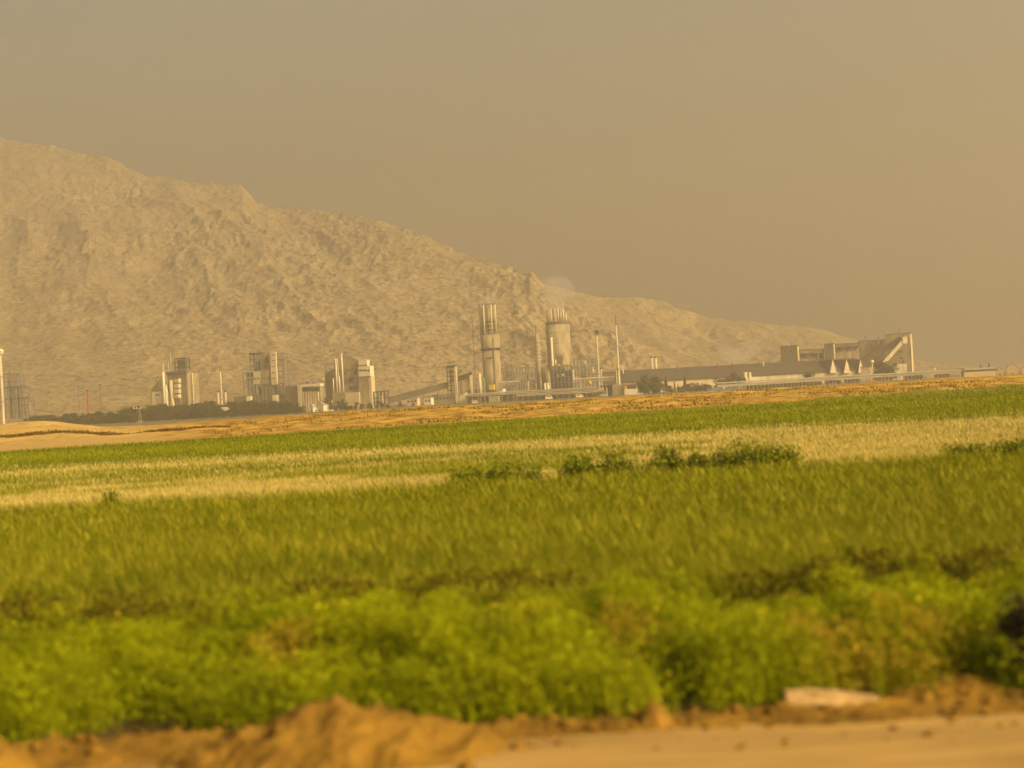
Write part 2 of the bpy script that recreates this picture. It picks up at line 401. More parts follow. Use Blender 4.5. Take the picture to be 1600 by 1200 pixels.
# brownish dry grass along the far edge of the near crop and tufts on the bank
M['bank_tuft'] = mat('bank_tufts', spec=0.06, col=(0.16, 0.115, 0.022), var=0.4, scale=0.2, translucent=0.2, island=0.4)
n = 40000
y = 150 + rng.random(n) * 76; x = (rng.random(n) * 2 - 1) * (0.45 * y)
k = (fbm(x / 7, y / 5, 3, 86) > 0.02) & (y > 165 + 75 * x / y) & (x / y > -0.2 + 0.1 * rng.random(n))
x, y = x[k], y[k]
blades('bank_tufts', np.stack([x, y, gz(x, y) - 0.05], -1), 0.14 + 0.34 * rng.random(len(x)), 0.2, 0.8, M['bank_tuft'], 'dry brown tufts scattered over the tan bank', seg2=False)

n = 9000
y = 193.0 + rng.normal(size=n) * 0.5; x = -(0.175 + 0.22 * rng.random(n)) * y
M['lip'] = mat('lip_shade_brown', (0.10, 0.06, 0.012), var=0.3, scale=0.4, island=0.3, spec=0.05)  # dark brown colour carries the shade along the sand lip
k = fbm(x / 5, y * 0, 2, 88) > -0.42
x, y = x[k], y[k] + 1.2 * fbm(x[k] / 12, y[k] * 0, 2, 89)
blades('shade_line', np.stack([x, y, gz(x, y) - 0.05], -1), 0.16 + 0.16 * rng.random(len(x)), 0.22, 0.5, M['lip'], 'dark brown blades standing in for the shaded line along the edge of the pale sand at left', seg2=False)

def leaves(centres, size, aspect=2.2, up=0.4, drop=0.0):
    """one small pointed leaf per centre -> verts, faces"""
    n = len(centres)
    a = rng.random(n) * 2 * math.pi; t = (rng.random(n) - 0.3) * 1.6
    dirv = np.stack([np.cos(a) * np.cos(t), np.sin(a) * np.cos(t), np.sin(t) + up], -1)
    dirv /= np.linalg.norm(dirv, axis=1)[:, None]
    q = rng.normal(size=(n, 3)); side = np.cross(dirv, q); side /= np.linalg.norm(side, axis=1)[:, None] + 1e-9
    L = np.asarray(size) * (0.6 + 0.8 * rng.random(n))
    L = L[:, None]; W = L / aspect * 0.5
    c = np.asarray(centres)
    v = np.stack([c - dirv * L * 0.5, c + side * W, c + dirv * L * 0.5, c - side * W], 1)
    return v.reshape(-1, 3), np.arange(n * 4)
def weed_points(clumps, per):
    """leaf positions in clumps (x, y, height, radius)"""
    out = []
    for cx, cy, h, r in clumps:
        k = int(per * (h / 0.8) * (r / 0.35))
        t = rng.random(k) ** 0.7; a = rng.random(k) * 6.283
        prof = np.sin(np.clip(t * 0.85 + 0.15, 0, 1) * math.pi) ** 0.6
        rr = r * np.sqrt(rng.random(k)) * (0.35 + 0.75 * prof)
        lump = 1 + 0.35 * np.sin(a * 3 + cx * 7)
        out.append(np.stack([cx + np.cos(a) * rr * lump - 0.1 * t * h, cy + np.sin(a) * rr * lump, gz(cx, cy) + t * h], -1))
    return np.concatenate(out)
cl = []; cl_d = []
for i in range(1900):
    yy = 14.45 + 4.2 * rng.random() ** 0.9; xx = (rng.random() * 2 - 1) * 9.5
    h = float(0.64 + 0.6 * fbm(xx / 1.3, yy / 1.1, 3, 90) + 0.14 * rng.normal())
    if yy > 17.3: h *= 0.68
    if yy > 18.3: continue
    if fbm(xx / 0.7, yy / 0.9, 2, 94) < (-0.08 if yy < 15.4 else -0.2): continue          # bare shaded gaps
    h = max(0.22, min(1.15, h)) * (0.75 if yy < 14.9 else 1)
    sx_ = xx / yy
    dry = fbm(xx / 1.1, yy / 1.2, 2, 97) > 0.27 or (0.17 < sx_ < 0.27 and yy < 15.6 and rng.random() < 0.55)
    (cl_d if dry else cl).append((xx, yy, h, 0.26 + 0.26 * rng.random()))
P_ = weed_points(cl, 460)
v, f = leaves(P_, 0.06, 3.6)
tag(np_mesh('green_weeds', v, f, 4, M['weed']), 'bright green weeds growing thick beside the road', kind='stuff')
P2 = weed_points(cl_d, 420)
v, f = leaves(P2, 0.055, 3.6)
tag(np_mesh('brownish_weeds', v, f, 4, M['weed_dry']), 'brownish yellow weeds mixed among the green ones', kind='stuff')
fl = P_[(rng.random(len(P_)) < 0.02) & (fbm(P_[:, 0] / 1.0, P_[:, 1] / 0.8, 2, 99) > 0.05)]
v, f = leaves(fl + np.array([0, 0, 0.05]), 0.03, 1.2)
tag(np_mesh('yellow_flowers', v, f, 4, M['flower']), 'tiny yellow flowers dotted over the weeds', kind='stuff')
M['gap_shade'] = mat('gap_shade_leaves', (0.085, 0.075, 0.004), var=0.3, scale=1.0, translucent=0.15, island=0.35, spec=0.05)  # dark leaf colour gives the shaded gaps at the crop front
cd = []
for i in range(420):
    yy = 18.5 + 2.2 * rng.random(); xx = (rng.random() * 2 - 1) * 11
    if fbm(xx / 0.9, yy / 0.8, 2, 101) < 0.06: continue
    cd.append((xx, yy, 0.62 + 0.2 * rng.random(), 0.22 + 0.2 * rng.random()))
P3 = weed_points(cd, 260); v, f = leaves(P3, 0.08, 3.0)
tag(np_mesh('shade_weeds', v, f, 4, M['gap_shade']), 'patches of dark leaves standing in for shaded gaps along the near edge of the grain crop', kind='stuff')
# thin stems for the weeds
sx0 = np.array([(c[0] + rng.normal() * 0.12, c[1] + rng.normal() * 0.12, c[2]) for c in cl + cl_d for _ in range(14)])
blades('weed_stems', np.stack([sx0[:, 0], sx0[:, 1], gz(sx0[:, 0], sx0[:, 1])], -1), sx0[:, 2] * 1.08, 0.012, 0.22, M['weed'], 'thin upright stems in the green weeds')

def bush(name, x, y, h, r, label, group, m='bush', n=1500, leaf=0.07):
    root = bpy.data.objects.new(name, None); C.objects.link(root); root.location = (x, y, float(gz(x, y)))
    tag(root, label, 'bush', group)
    k = 9; pts = []
    st = MB()
    for i in range(k):
        a = rng.random() * 6.28; tip = np.array([math.cos(a) * r * (0.3 + 0.7 * rng.random()), math.sin(a) * r * 0.7, h * (0.5 + 0.5 * rng.random())])
        st.tube((0, 0, 0), tip, 0.012, 0.004, 4)
        q = n // k; t = rng.random(q) ** 0.6
        pts.append(tip[None, :] * t[:, None] + rng.normal(size=(q, 3)) * np.array([r * 0.28, r * 0.25, h * 0.13]))
    P = np.concatenate(pts); P[:, 2] = np.abs(P[:, 2])
    v, f = leaves(P, leaf, 2.4)
    o = np_mesh('foliage', v, f, 4, M[m]); o.parent = root
    st.build('stem', 'bark', root)
    return root
# dark green bushes on the far edge of the near crop
for i, px in enumerate([712, 738, 765, 792, 815, 888, 905, 930, 958, 985, 1018, 1050, 1078, 1102, 1128, 1150, 1168, 1185, 1205, 1225, 1243]):
    big = 1.10 if 1150 <= px <= 1210 else 0.96 if px > 870 else 0.92
    p = at(px, 730, 45.0)
    bush('field_edge_bush', p.x, 45.0 + 0.5 * rng.random(), big * (0.9 + 0.2 * rng.random()) + (0.05 if px > 1000 else 0), 0.42 + 0.12 * rng.random(),
         'dark green bush in the row between the olive crop and the dry strip', 'row of dark bushes at the field edge', n=1300, leaf=0.11)
for px in (1490, 1512, 1545, 1572, 1590):
    p = at(px, 705, 45.4)
    bush('field_edge_bush', p.x, 45.4, 0.74 + (0.12 if px > 1560 else 0), 0.4, 'low dark bush at the field edge by the right border', 'dark bushes at the right end of the field edge', n=1100, leaf=0.11)
p = at(175, 780, 44.8)
bush('field_edge_bush', p.x, 44.8, 0.76, 0.25, 'lone small green bush on the left part of the field edge', None, n=900, leaf=0.11)
# near-black bush added for the deep shade among the weeds at the right edge
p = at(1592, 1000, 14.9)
bush('shade_bush', p.x + 0.08, 14.75, 0.76, 0.25, 'near-black leaves standing in for deep shade among the green weeds at the right edge', None, m='shade_leaf', n=9000, leaf=0.06)
p = at(1030, 1060, 14.9)

# ------------------------------------------------------------------ mountains
def mountain_material():
    m = bpy.data.materials.new('tan_mountain_rock'); m.use_nodes = True
    nt = m.node_tree; N = nt.nodes; L = nt.links
    p = N['Principled BSDF']; p.inputs['Roughness'].default_value = 0.95; p.inputs['Specular IOR Level'].default_value = 0.1
    tc = N.new('ShaderNodeTexCoord')
    def noise(s, d=8, r=0.65):
        n = N.new('ShaderNodeTexNoise'); n.inputs['Scale'].default_value = s; n.inputs['Detail'].default_value = d; n.inputs['Roughness'].default_value = r
        L.new(tc.outputs['Object'], n.inputs['Vector']); return n.outputs['Fac']
    def ramp(v, a, b, ca, cb):
        r = N.new('ShaderNodeValToRGB'); r.color_ramp.elements[0].position = a; r.color_ramp.elements[1].position = b
        r.color_ramp.elements[0].color = (*ca, 1); r.color_ramp.elements[1].color = (*cb, 1); L.new(v, r.inputs[0]); return r.outputs[0]
    def mul(a, b, bt='MULTIPLY'):
        n = N.new('ShaderNodeMix'); n.data_type = 'RGBA'; n.blend_type = bt; n.inputs[0].default_value = 1
        L.new(a, n.inputs[6]); L.new(b, n.inputs[7]); return n.outputs[2]
    c = ramp(noise(0.012), 0.35, 0.65, (0.34, 0.25, 0.12), (0.47, 0.355, 0.175))
    c = mul(c, ramp(noise(0.09, 6), 0.36, 0.52, (0.38, 0.38, 0.32), (1, 1, 1)))
    c = mul(c, ramp(noise(0.16, 4), 0.38, 0.47, (0.25, 0.28, 0.20), (1, 1, 1)))
    L.new(c, p.inputs['Base Color'])
    bp = N.new('ShaderNodeBump'); bp.inputs['Distance'].default_value = 5; L.new(ramp(noise(0.005, 3), 0.42, 0.6, (0.08, 0.08, 0.08), (1, 1, 1)), bp.inputs['Strength'])
    L.new(noise(0.06, 10, 0.7), bp.inputs['Height']); L.new(bp.outputs[0], p.inputs['Normal'])
    return m
M['rock'] = mountain_material()
def mountain(name, sky, foot, ridge, label, ncol, nrow, u0, u1, amp, seed):
    """a range whose crest runs through the given skyline points (photo x, photo y), each crest point at its own distance"""
    us = np.linspace(u0, u1, ncol); ts = np.linspace(-0.06, 1.35, nrow)
    sx_, sy_ = zip(*sky)
    ky = np.interp(us, sx_, sy_)
    Yr = np.interp(us, *zip(*ridge)); Yf = np.interp(us, *zip(*foot))
    H = np.array([at(u, s, r).z for u, s, r in zip(us, ky, Yr)]) + 8
    kw = np.exp(-0.5 * (np.arange(-60, 61) / 26.0) ** 2); kw /= kw.sum()
    Hs = np.convolve(np.pad(H, 60, mode='edge'), kw, mode='valid')
    XR = np.array([at(u, s, r).x for u, s, r in zip(us, ky, Yr)])
    T, _ = np.meshgrid(ts, us, indexing='ij')
    Y = Yf[None, :] + T * (Yr - Yf)[None, :]
    X = XR[None, :] * Y / Yr[None, :]
    t = np.clip(T, 0, 1)
    g = np.where(t < 1, 0.35 * t + 0.65 * (t ** 1.5), 1) 
    g = np.where(T > 1, 1 - (T - 1) * 1.6, g)
    Z = (Hs[None, :] + (H - Hs)[None, :] * np.clip((t - 0.7) / 0.3, 0, 1) ** 2) * g
    wgt = np.clip(T * 5, 0, 1) * np.clip(0.30 + t * 0.9, 0, 1) * np.clip(H / 90, 0.15, 1)[None, :]
    crag = np.clip(0.5 + 3.2 * fbm(X / 330 + Y / 900, Y / 420, 3, seed + 21), 0.12, 1.5)
    wx = X + 60 * fbm(X / 240, Y / 240, 3, seed + 9); wy = Y + 60 * fbm(X / 240, Y / 240, 3, seed + 12)
    # gullies run down the slope and lean to the right
    gx = wx + 0.35 * wy
    crest_fade = 1 - 0.75 * np.exp(-((T - 1) / 0.10) ** 2)
    Z = Z + wgt * crest_fade * amp * (2.3 * (ridged(gx / 210, wy / 800, 3, seed) - 0.60)) 
    Z = Z + wgt * crag * amp * 0.75 * (ridged((wx + 0.35 * wy) / 55, wy / 170, 3, seed + 3) - 0.62) * crest_fade
    Z = Z + wgt * crag * amp * 0.34 * (ridged(wx / 24, wy / 40, 3, seed + 5) - 0.6)
    Z = Z + np.clip(T * 8, 0, 1) * np.clip(0.4 + 1.6 * fbm(X / 160, Y / 160, 3, seed + 15) + 0.5 * t, 0.15, 1.4) * 9 * fbm(X / 13, Y / 16, 3, seed + 7)
    Z = Z - 8 - 6 * (T < 0)
    o = grid_mesh(name, X, Y, Z, M['rock'], smooth=False)
    tag(o, label, kind='structure')
    return o
sky_a = [(-700, 120), (-400, 165), (-150, 190), (0, 215), (60, 230), (165, 241), (200, 262), (230, 277), (300, 287), (378, 288), (402, 318), (440, 328), (520, 334), (600, 350),
         (650, 368), (700, 386), (740, 403), (800, 418), (832, 430), (850, 452), (900, 490), (980, 535), (1080, 580), (1200, 600)]
mountain('mountain', sky_a, [(-400, 2050), (600, 2050), (900, 2200), (1200, 2350)], [(-400, 4700), (0, 4500), (400, 3800), (830, 2850), (1200, 2550)],
         'bare tan mountain ridge falling from left to right', 860, 520, -380, 1200, 34, 20)
sky_b = [(500, 470), (700, 440), (840, 440), (885, 449), (940, 462), (975, 463), (1000, 460), (1040, 470), (1100, 494), (1150, 504), (1220, 509), (1290, 516), (1330, 530), (1380, 552), (1450, 570), (1600, 580)]
mountain('hill', sky_b, [(500, 2500), (1600, 2700)], [(500, 3300), (900, 3250), (1600, 3400)], 'fainter tan hill beyond the main ridge', 360, 160, 500, 1600, 22, 40)

# ------------------------------------------------------------------ the plant: frames of reference
class Thing:
    """a building or machine: origin at photo (px, base) and distance Y, turned by yaw so that its right side shows"""
    def __init__(s, name, label, cat, px, py, Y, yaw=24, group=None):
        s.Y = Y; s.k = Y / F; s.a = R(yaw); s.ca = math.cos(s.a); s.sa = max(0.05, math.sin(s.a))
        s.o = at(px, py, Y); s.g = float(gz(s.o.x, Y)); s.o.z = s.g
        s.root = bpy.data.objects.new(name, None); C.objects.link(s.root)
        s.root.location = s.o; s.root.rotation_euler = (0, 0, -s.a)
        tag(s.root, label, cat, group)
    def lx(s, px, py): return (at(px, py, s.Y).x - s.o.x) / s.ca
    def z(s, px, py): return at(px, py, s.Y).z - s.g
    def ext(s, x0, y0, x1, y1):
        xm, ym = (x0 + x1) / 2, (y0 + y1) / 2
        c = s.lx(xm, ym); w = (x1 - x0) * s.k / s.ca / 2
        return c - w, c + w, s.z(xm, y1), s.z(xm, y0)
    def box(s, mb, x0, y0, x1, y1, side=6, off=0.0, ground=False):
        a, b, z0, z1 = s.ext(x0, y0, x1, y1)
        mb.box(a, b, off, off + side * s.k / s.sa, -0.5 if ground else z0, z1)
        return mb
    def part(s, name, m, boxes, side=6, off=0.0, ground=False, parent=None):
        mb = MB()
        for b in boxes: s.box(mb, *b[:4], side=b[4] if len(b) > 4 else side, off=b[5] if len(b) > 5 else off, ground=ground)
        return mb.build(name, m, parent or s.root)
    def windows(s, boxes, m='glass', off=-0.12, name='window', parent=None):
        for b in boxes:
            a, c, z0, z1 = s.ext(*b)
            MB().box(a, c, off, 0.3, z0, z1).build(name, m, parent or s.root)
    def cyl(s, mb, x0, y0, x1, y1, off=0.0, top=1.0, n=20, ground=False):
        xm = (x0 + x1) / 2; r = (x1 - x0) / 2 * s.k
        mb.lathe(s.lx(xm, (y0 + y1) / 2), off, [(r, -0.5 if ground else s.z(xm, y1)), (r * top, s.z(xm, y0))], n)
        return mb
    def frame(s, mb, x0, y0, x1, y1, nx, nz, depth=8.0, off=0.0, r=0.35, brace=True, ny=2):
        """open steel frame: columns, floor beams, braces"""
        a, b, z0, z1 = s.ext(x0, y0, x1, y1)
        ys = [off + depth * j / (ny - 1) for j in range(ny)]
        xs = [a + (b - a) * i / nx for i in range(nx + 1)]; zs = [z0 + (z1 - z0) * i / nz for i in range(nz + 1)]
        for yv in ys:
            for xv in xs: mb.box(xv - r, xv + r, yv - r, yv + r, z0, z1)
            for zv in zs[1:]: mb.box(a - r * 0.9, b + r * 0.9, yv - r * 0.8, yv + r * 0.8, zv - r, zv + r * 0.9)
        for xv in xs:
            for zv in zs[1:]: mb.box(xv - r * 0.7, xv + r * 0.7, ys[0], ys[-1], zv - r * 0.85, zv + r * 0.7)
        if brace:
            for i in range(nx):
                for j in range(nz):
                    if (i + j) % 2 == 0: mb.tube((xs[i], ys[0] - r * 0.2, zs[j]), (xs[i + 1], ys[0] - r * 0.2, zs[j + 1]), r * 0.5, n=4)
        return mb

def smokestack(label, x0, y0, x1, y1, w, Y=1580, name='smokestack', m='cream', taper=0.75, group=None, rings=True, cap=None, capcol='dark', bands=None):
    """free-standing stack from its top (x0, y0) to its foot (x1, y1), w photo pixels wide at the foot"""
    t = Thing(name, label, 'smokestack', x1, y1, Y, 0, group)
    r = w / 2 * t.k; h = t.z(x0, y0)
    mb = MB().lathe(0, 0, [(r * 1.35, -0.5), (r * 1.3, 1.6), (r, 1.9), (r * (1 + taper) / 2, h * 0.5), (r * taper, h)], 14)
    mb.build('shaft', m, t.root, True)
    rb = MB().lathe(0, 0, [(r * taper * 1.18, h - 1.2), (r * taper * 1.22, h - 0.3), (r * taper * 1.05, h + 0.25)], 14)
    rb.build('rim', capcol, t.root)
    if rings:
        for q in (0.35, 0.68):
            rr = r * (1 - (1 - taper) * q) * 1.12
            MB().lathe(0, 0, [(rr, h * q), (rr, h * q + 0.7)], 14).build('ring', 'steel', t.root)
    if bands:
        for q in bands:
            rr = r * (1 - (1 - taper) * q) * 1.03
            MB().lathe(0, 0, [(rr, h * q), (rr * 0.985, h * (q + 0.07))], 14).build('painted_band', 'red', t.root)
    # ladder up the side
    MB().box(r * 0.95, r * 1.15, -0.25, 0.25, 2.0, h * 0.97).build('ladder', 'steel', t.root)
    return t

# ---- far left edge
t = smokestack('cream flare stack with a round open head at the left edge', 3, 552, 5.5, 655, 5.0, taper=0.9, cap=None)
h = t.z(3, 552); hd = MB()
hd.lathe(0.4, 0, [(2.0, h - 1.5), (3.0, h + 0.2), (3.1, h + 2.6), (2.3, h + 4.2)], 16); hd.build('flare_head', 'white', t.root, True)
MB().ball((0.9, -2.8, h + 1.5), 0.9).build('burner_port', 'dark', t.root)
t = Thing('steel_structure', 'hazy grey steel process frame stepping down beside the left flare stack', 'steel frame', 22, 655, 1680, 15)
fr = MB(); t.frame(fr, 7, 584, 32, 655, 4, 6, 10); t.frame(fr, 32, 602, 40, 655, 1, 5, 10); t.frame(fr, 40, 621, 48, 655, 1, 3, 10); fr.build('framework', 'steel', t.root)
for x0, y0, x1 in ((10, 590, 14), (24, 600, 27), (36, 610, 38.5), (42, 628, 46)):
    t.cyl(MB(), x0, y0, x1, 653, off=5).build('vessel', 'concrete', t.root, True)
t.part('floor_deck', 'dark', [(7, 604, 32, 606, 4), (7, 622, 40, 624, 4)], off=0.5)
def mast(label, x0, y0, x1, y1, w, m, Y=1600, name='mast', cat='mast', lattice=False, foot=None):
    t = Thing(name, label, cat, x1, y1, Y, 0)
    h = t.z(x0, y0); r = w / 2 * t.k
    if not lattice:
        MB().tube((0, 0, -0.5), (0, 0, h), r, r * 0.7, 10).build('pole', m, t.root)
        MB().lathe(0, 0, [(r * 1.5, h), (r * 1.5, h + 0.8), (0.2, h + 1.6)], 8).build('tip', 'dark', t.root)
    else:
        mb = MB(); n = max(6, int(h / 5)); q = r
        for sx_, sy_ in ((-1, -1), (1, -1), (1, 1), (-1, 1)): mb.tube((sx_ * q, sy_ * q, -0.5), (sx_ * q * 0.6, sy_ * q * 0.6, h), 0.17, 0.12, 4)
        mb.build('leg', m, t.root)
        mb = MB()
        for i in range(n):
            z0, z1 = h * i / n, h * (i + 1) / n; a = q * (1 - 0.4 * i / n); b = q * (1 - 0.4 * (i + 1) / n)
            for s1, s2 in (((-1, -1), (1, -1)), ((1, -1), (1, 1)), ((1, 1), (-1, 1)), ((-1, 1), (-1, -1))):
                mb.tube((s1[0] * a, s1[1] * a, z0), (s2[0] * b, s2[1] * b, z1), 0.09, n=4); mb.tube((s1[0] * b, s1[1] * b, z1), (s2[0] * b, s2[1] * b, z1), 0.09, n=4)
        mb.build('lattice', m, t.root)
        MB().tube((0, 0, h - 1), (0, 0, h + 4), 0.12, 0.05, 5).build('antenna', 'dark', t.root)
    if foot: MB().lathe(0, 0, [(r * 1.9, -0.5), (r * 1.9, foot), (r, foot + 0.5)], 10).build('foot', 'white', t.root)
    return t
mast('thin grey mast with a pale foot left of the red stack', 123, 604, 125, 650, 2.0, 'steel', foot=6)
mast('short red stack standing behind the small trees', 136, 611, 139, 645, 4.0, 'red', name='red_stack', cat='smokestack')
mast('faint grey mast right of the red stack', 157, 602, 159, 648, 2.2, 'concrete_dark')
# small A-frame power pole in front of the tree belt
t = Thing('power_pole', 'pale A-shaped power pole in front of the tree belt at left', 'power pole', 219, 660, 700, 0)
h = t.z(218, 639); w = 3.2 * t.k
for s in (-1, 1): MB().tube((s * w * 1.15, 0, -0.4), (s * 0.12, 0, h), 0.10, 0.08, 6).build('leg', 'concrete', t.root)
MB().box(-2.6, 0.9, -0.15, 0.15, h, h + 0.25).build('crossarm', 'concrete', t.root)
MB().box(-w * 0.62, w * 0.62, -0.08, 0.08, h * 0.42, h * 0.42 + 0.18).build('brace', 'cream', t.root)
for xx in (-2.4, -1.2, 0.7): MB().lathe(xx, 0, [(0.10, h + 0.36), (0.2, h + 0.5), (0.09, h + 0.8)], 8).build('insulator', 'white', t.root)

# ---- white block with silos (A)
t = Thing('factory_block', 'white stepped factory block with tall silo and sloping gallery, left of the single stack', 'factory building', 258, 636, 1590, 24)
t.part('rear_hall', 'concrete', [(258, 582, 290, 636, 5, 6), (283, 584, 296, 636, 5, 12)], ground=True)
t.part('front_cube', 'white', [(236, 612, 252, 637, 5)], ground=True)
t.part('annex', 'cream', [(231.5, 607, 234.5, 637, 3, 2)], ground=True)
g = MB(); pts = [(t.lx(a, b), t.z(a, b)) for a, b in ((234, 608), (256, 583), (257, 611.5), (234, 611.5))]
g.prism(pts, 1.0, 9.0).build('sloping_gallery', 'concrete', t.root)
t.cyl(MB(), 257, 581, 261, 636, off=-2.5, ground=True).build('silo', 'white', t.root, True)
t.cyl(MB(), 261, 601, 264.5, 636, off=-2.0, ground=True).build('silo', 'white', t.root, True)
t.cyl(MB(), 266, 594, 273, 636, off=0.5, ground=True).build('silo', 'cream', t.root, True)
for i in range(4): t.part('stair_landing', 'cream', [(274.5, 592 + i * 8, 282, 598 + i * 8, 3, -1)])
t.part('stair_core', 'concrete_dark', [(275, 591, 281.5, 636, 1.5, 1.5)], ground=True)
t.part('roof_deck', 'steel', [(253, 580, 291, 582, 5.5, 3)])
fr = MB(); t.frame(fr, 270, 560, 287, 581, 3, 3, 8, 5); fr.build('roof_framework', 'dark', t.root)
t.part('roof_hopper', 'concrete_dark', [(273, 563, 284, 572, 3, 8)])
for x, y0, y1 in ((262, 552, 581), (249, 569, 590), (258, 566, 582)):
    t.cyl(MB(), x - 0.8, y0, x + 0.8, y1, off=6).build('vent_pipe', 'cream', t.root)
t.windows([(241, 616, 248, 618), (266, 584, 269, 586.5), (274, 584, 277, 586.5), (280, 584, 283, 586.5)])
smokestack('single slim cream stack between the white block and the stack trio', 300.5, 580, 303.2, 636, 3.0)
smokestack('tallest slim stack of the trio rising from the tree belt', 343.5, 578, 347, 632, 3.0)
smokestack('short stout stack at the left foot of the trio', 340, 611, 341.5, 632, 3.6, taper=0.95, rings=False)
smokestack('short stout stack at the right foot of the trio', 352.3, 610.5, 353.2, 630, 3.6, taper=0.95, rings=False)

# ---- tower with open frames (B)
t = Thing('process_tower', 'tall beige process tower with open steel floors and a striped stair tower', 'process tower', 423, 628, 1590, 22)
fr = MB(); t.frame(fr, 388, 552, 406, 580, 3, 3, 9, 1, r=0.4); t.frame(fr, 377.5, 582, 395, 630, 3, 4, 9, 1, r=0.4); t.frame(fr, 395, 601, 434, 630, 6, 2, 10, 1, r=0.4); fr.build('open_framework', 'steel', t.root)
t.part('frame_roof', 'dark', [(387, 551, 406, 553.5, 5, 0)])
t.part('dark_vessel_house', 'dark', [(396, 565, 405.5, 579, 3, 3), (379, 583, 393, 588, 3, 3), (397, 604, 432, 617, 3, 5)])
t.part('core', 'concrete', [(406, 549.5, 423, 628, 5, 2)], ground=True)
t.part('belt', 'cream', [(394.5, 581, 405, 590), (394.5, 593, 405, 600)], side=4)
t.part('belt_panel', 'concrete', [(405, 580, 420, 590.5, 3, 0.4), (405, 592.5, 420, 600, 3, 0.4)])
t.part('stair_tower', 'cream', [(423.5, 550, 432.5, 601, 1.8, -0.4)])
t.windows([(425.5, y, 430.5, y + 1.4) for y in (554.2, 563, 572.3, 581.5, 590.5)], off=-0.55)
t.windows([(413.5, 558, 416.5, 567), (413, 570, 415, 576)], off=1.8)
fr = MB(); t.frame(fr, 435, 552, 444, 628, 1, 8, 8, 2); fr.build('side_framework', 'steel', t.root)
for b in ((384, 619, 391, 630), (427.5, 617, 435, 628)): t.part('ground_box', 'white', [(*b, 3, -2)], ground=True)
t.part('low_wall', 'concrete', [(356, 618, 442, 632, 3, 5)], ground=True)
for x in (391, 399, 402.5, 412): t.cyl(MB(), x - 1, 556, x + 1, 578 if x < 405 else 600, off=4).build('riser_pipe', 'cream', t.root)

# ---- low hall with pillars (C)
t = Thing('pillared_hall', 'low hall with a dark window band above pale pillars, beside the tower', 'factory building', 470, 630, 1570, 24)
t.part('rear_wing', 'concrete_dark', [(441, 603, 465, 630, 4, 3)], ground=True)
t.part('corner_wall', 'cream', [(465, 601, 471, 630, 3, 0)], ground=True)
t.part('main_wall', 'concrete', [(471, 601.5, 501, 630, 4, 2)], ground=True)
t.part('parapet', 'white', [(471, 600, 501, 604, 4.5, 1)])
t.windows([(472, 606, 486, 610.5), (487.5, 606, 500, 610.5)], off=1.8)
for x in range(473, 501, 4): t.part('pillar', 'cream', [(x, 612, x + 1.8, 628, 0.8, 0.4)], ground=True)
t.part('roof_unit', 'steel', [(474, 596, 480, 600, 2, 4), (485, 597, 492, 600, 2, 4)])
def hut(label, x0, y0, x1, y1, Y, wall='white', roof='paleroof', yaw=40, group=None, side=8, door=True):
    t = Thing('hut', label, 'hut', (x0 + x1) / 2, y1, Y, yaw, group)
    a, b, z0, z1 = t.ext(x0, y0, x1, y1); m = (a + b) / 2; e = z1 * 0.62; d = side * t.k / t.sa
    MB().prism([(a, -0.3), (b, -0.3), (b, e), (m, z1), (a, e)], 0, d).build('wall', wall, t.root)
    MB().prism([(a - 0.3, e + 0.02), (m, z1 + 0.04), (b + 0.3, e + 0.02), (b + 0.3, e + 0.3), (m, z1 + 0.35), (a - 0.3, e + 0.3)], -0.3, d + 0.3).build('roof', roof, t.root)
    if door: MB().box(m - 0.6, m + 0.6, -0.08, 0.2, 0, min(2.2, e * 0.9)).build('door', 'dark', t.root)
    return t
hut('white gabled hut between the tree belt and the four-stack hall', 493, 627.5, 506, 641, 1480)
hut('tiny white hut left of the larger gabled hut', 484, 632, 489, 641, 1480)
hut('slender white hut right of the larger gabled hut', 508.5, 625.5, 512.5, 638, 1490)
hut('pale hut roof showing among the tree belt below the trio', 339, 637, 352, 645, 1400, 'cream')

# ---- hall with four stacks (D)
t = Thing('four_stack_hall', 'bulky beige hall with dark openings, white penthouse and a row of stacks in front', 'factory building', 560, 630, 1590, 24)
t.part('dark_wing', 'concrete_dark', [(502.5, 580, 511, 630, 4, 4)], ground=True)
t.part('grey_wing', 'concrete', [(511, 576, 519, 630, 4, 5)], ground=True)
hall = MB(); pts = [(t.lx(a, b), t.z(a, b)) for a, b in ((518.5, 630), (560, 630), (560, 562.5), (546, 558), (518.5, 562.5))]
hall.prism(pts, 2, 24).build('main_wall', 'concrete', t.root)
t.part('string_course', 'concrete_dark', [(519, 577.5, 560.5, 579, 2, 1.6)])
t.windows([(536, 581, 538.5, 584), (552.5, 580, 556, 584), (544, 590, 550, 597), (551.5, 589.5, 553, 592), (545, 603, 548, 608), (549, 603, 552, 608), (553, 603, 556.5, 608)], off=1.8, m='dark')
t.part('base_block', 'concrete', [(519, 614, 541, 632, 4, -2)], ground=True)
t.part('pale_base_block', 'cream', [(541, 613, 563, 632, 4, -1.6)], ground=True)
for x0, y0, x1, w in ((519.5, 591, 521, 2.2), (523.3, 560, 526, 2.8), (528, 560, 529, 1.2), (530, 587, 531, 2.6), (533.3, 552, 535.8, 2.6)):
    t.cyl(MB(), x1 - w / 2 - 0.5, y0, x1 + w / 2 - 0.5, 614, off=-1.5, top=0.85).build('stack', 'white', t.root, True)
t.cyl(MB(), 516.5, 556, 517.8, 578, off=8).build('vent_pipe', 'rust', t.root)
t.part('penthouse', 'white', [(561, 562.5, 575, 572, 3, -1), (561, 572, 580, 588, 5, -1)])
t.windows([(562, 570.3, 575, 571.6), (562, 577.5, 567, 580), (568.5, 577.5, 574, 580), (575.5, 577.5, 579.5, 580)], off=-1.15)
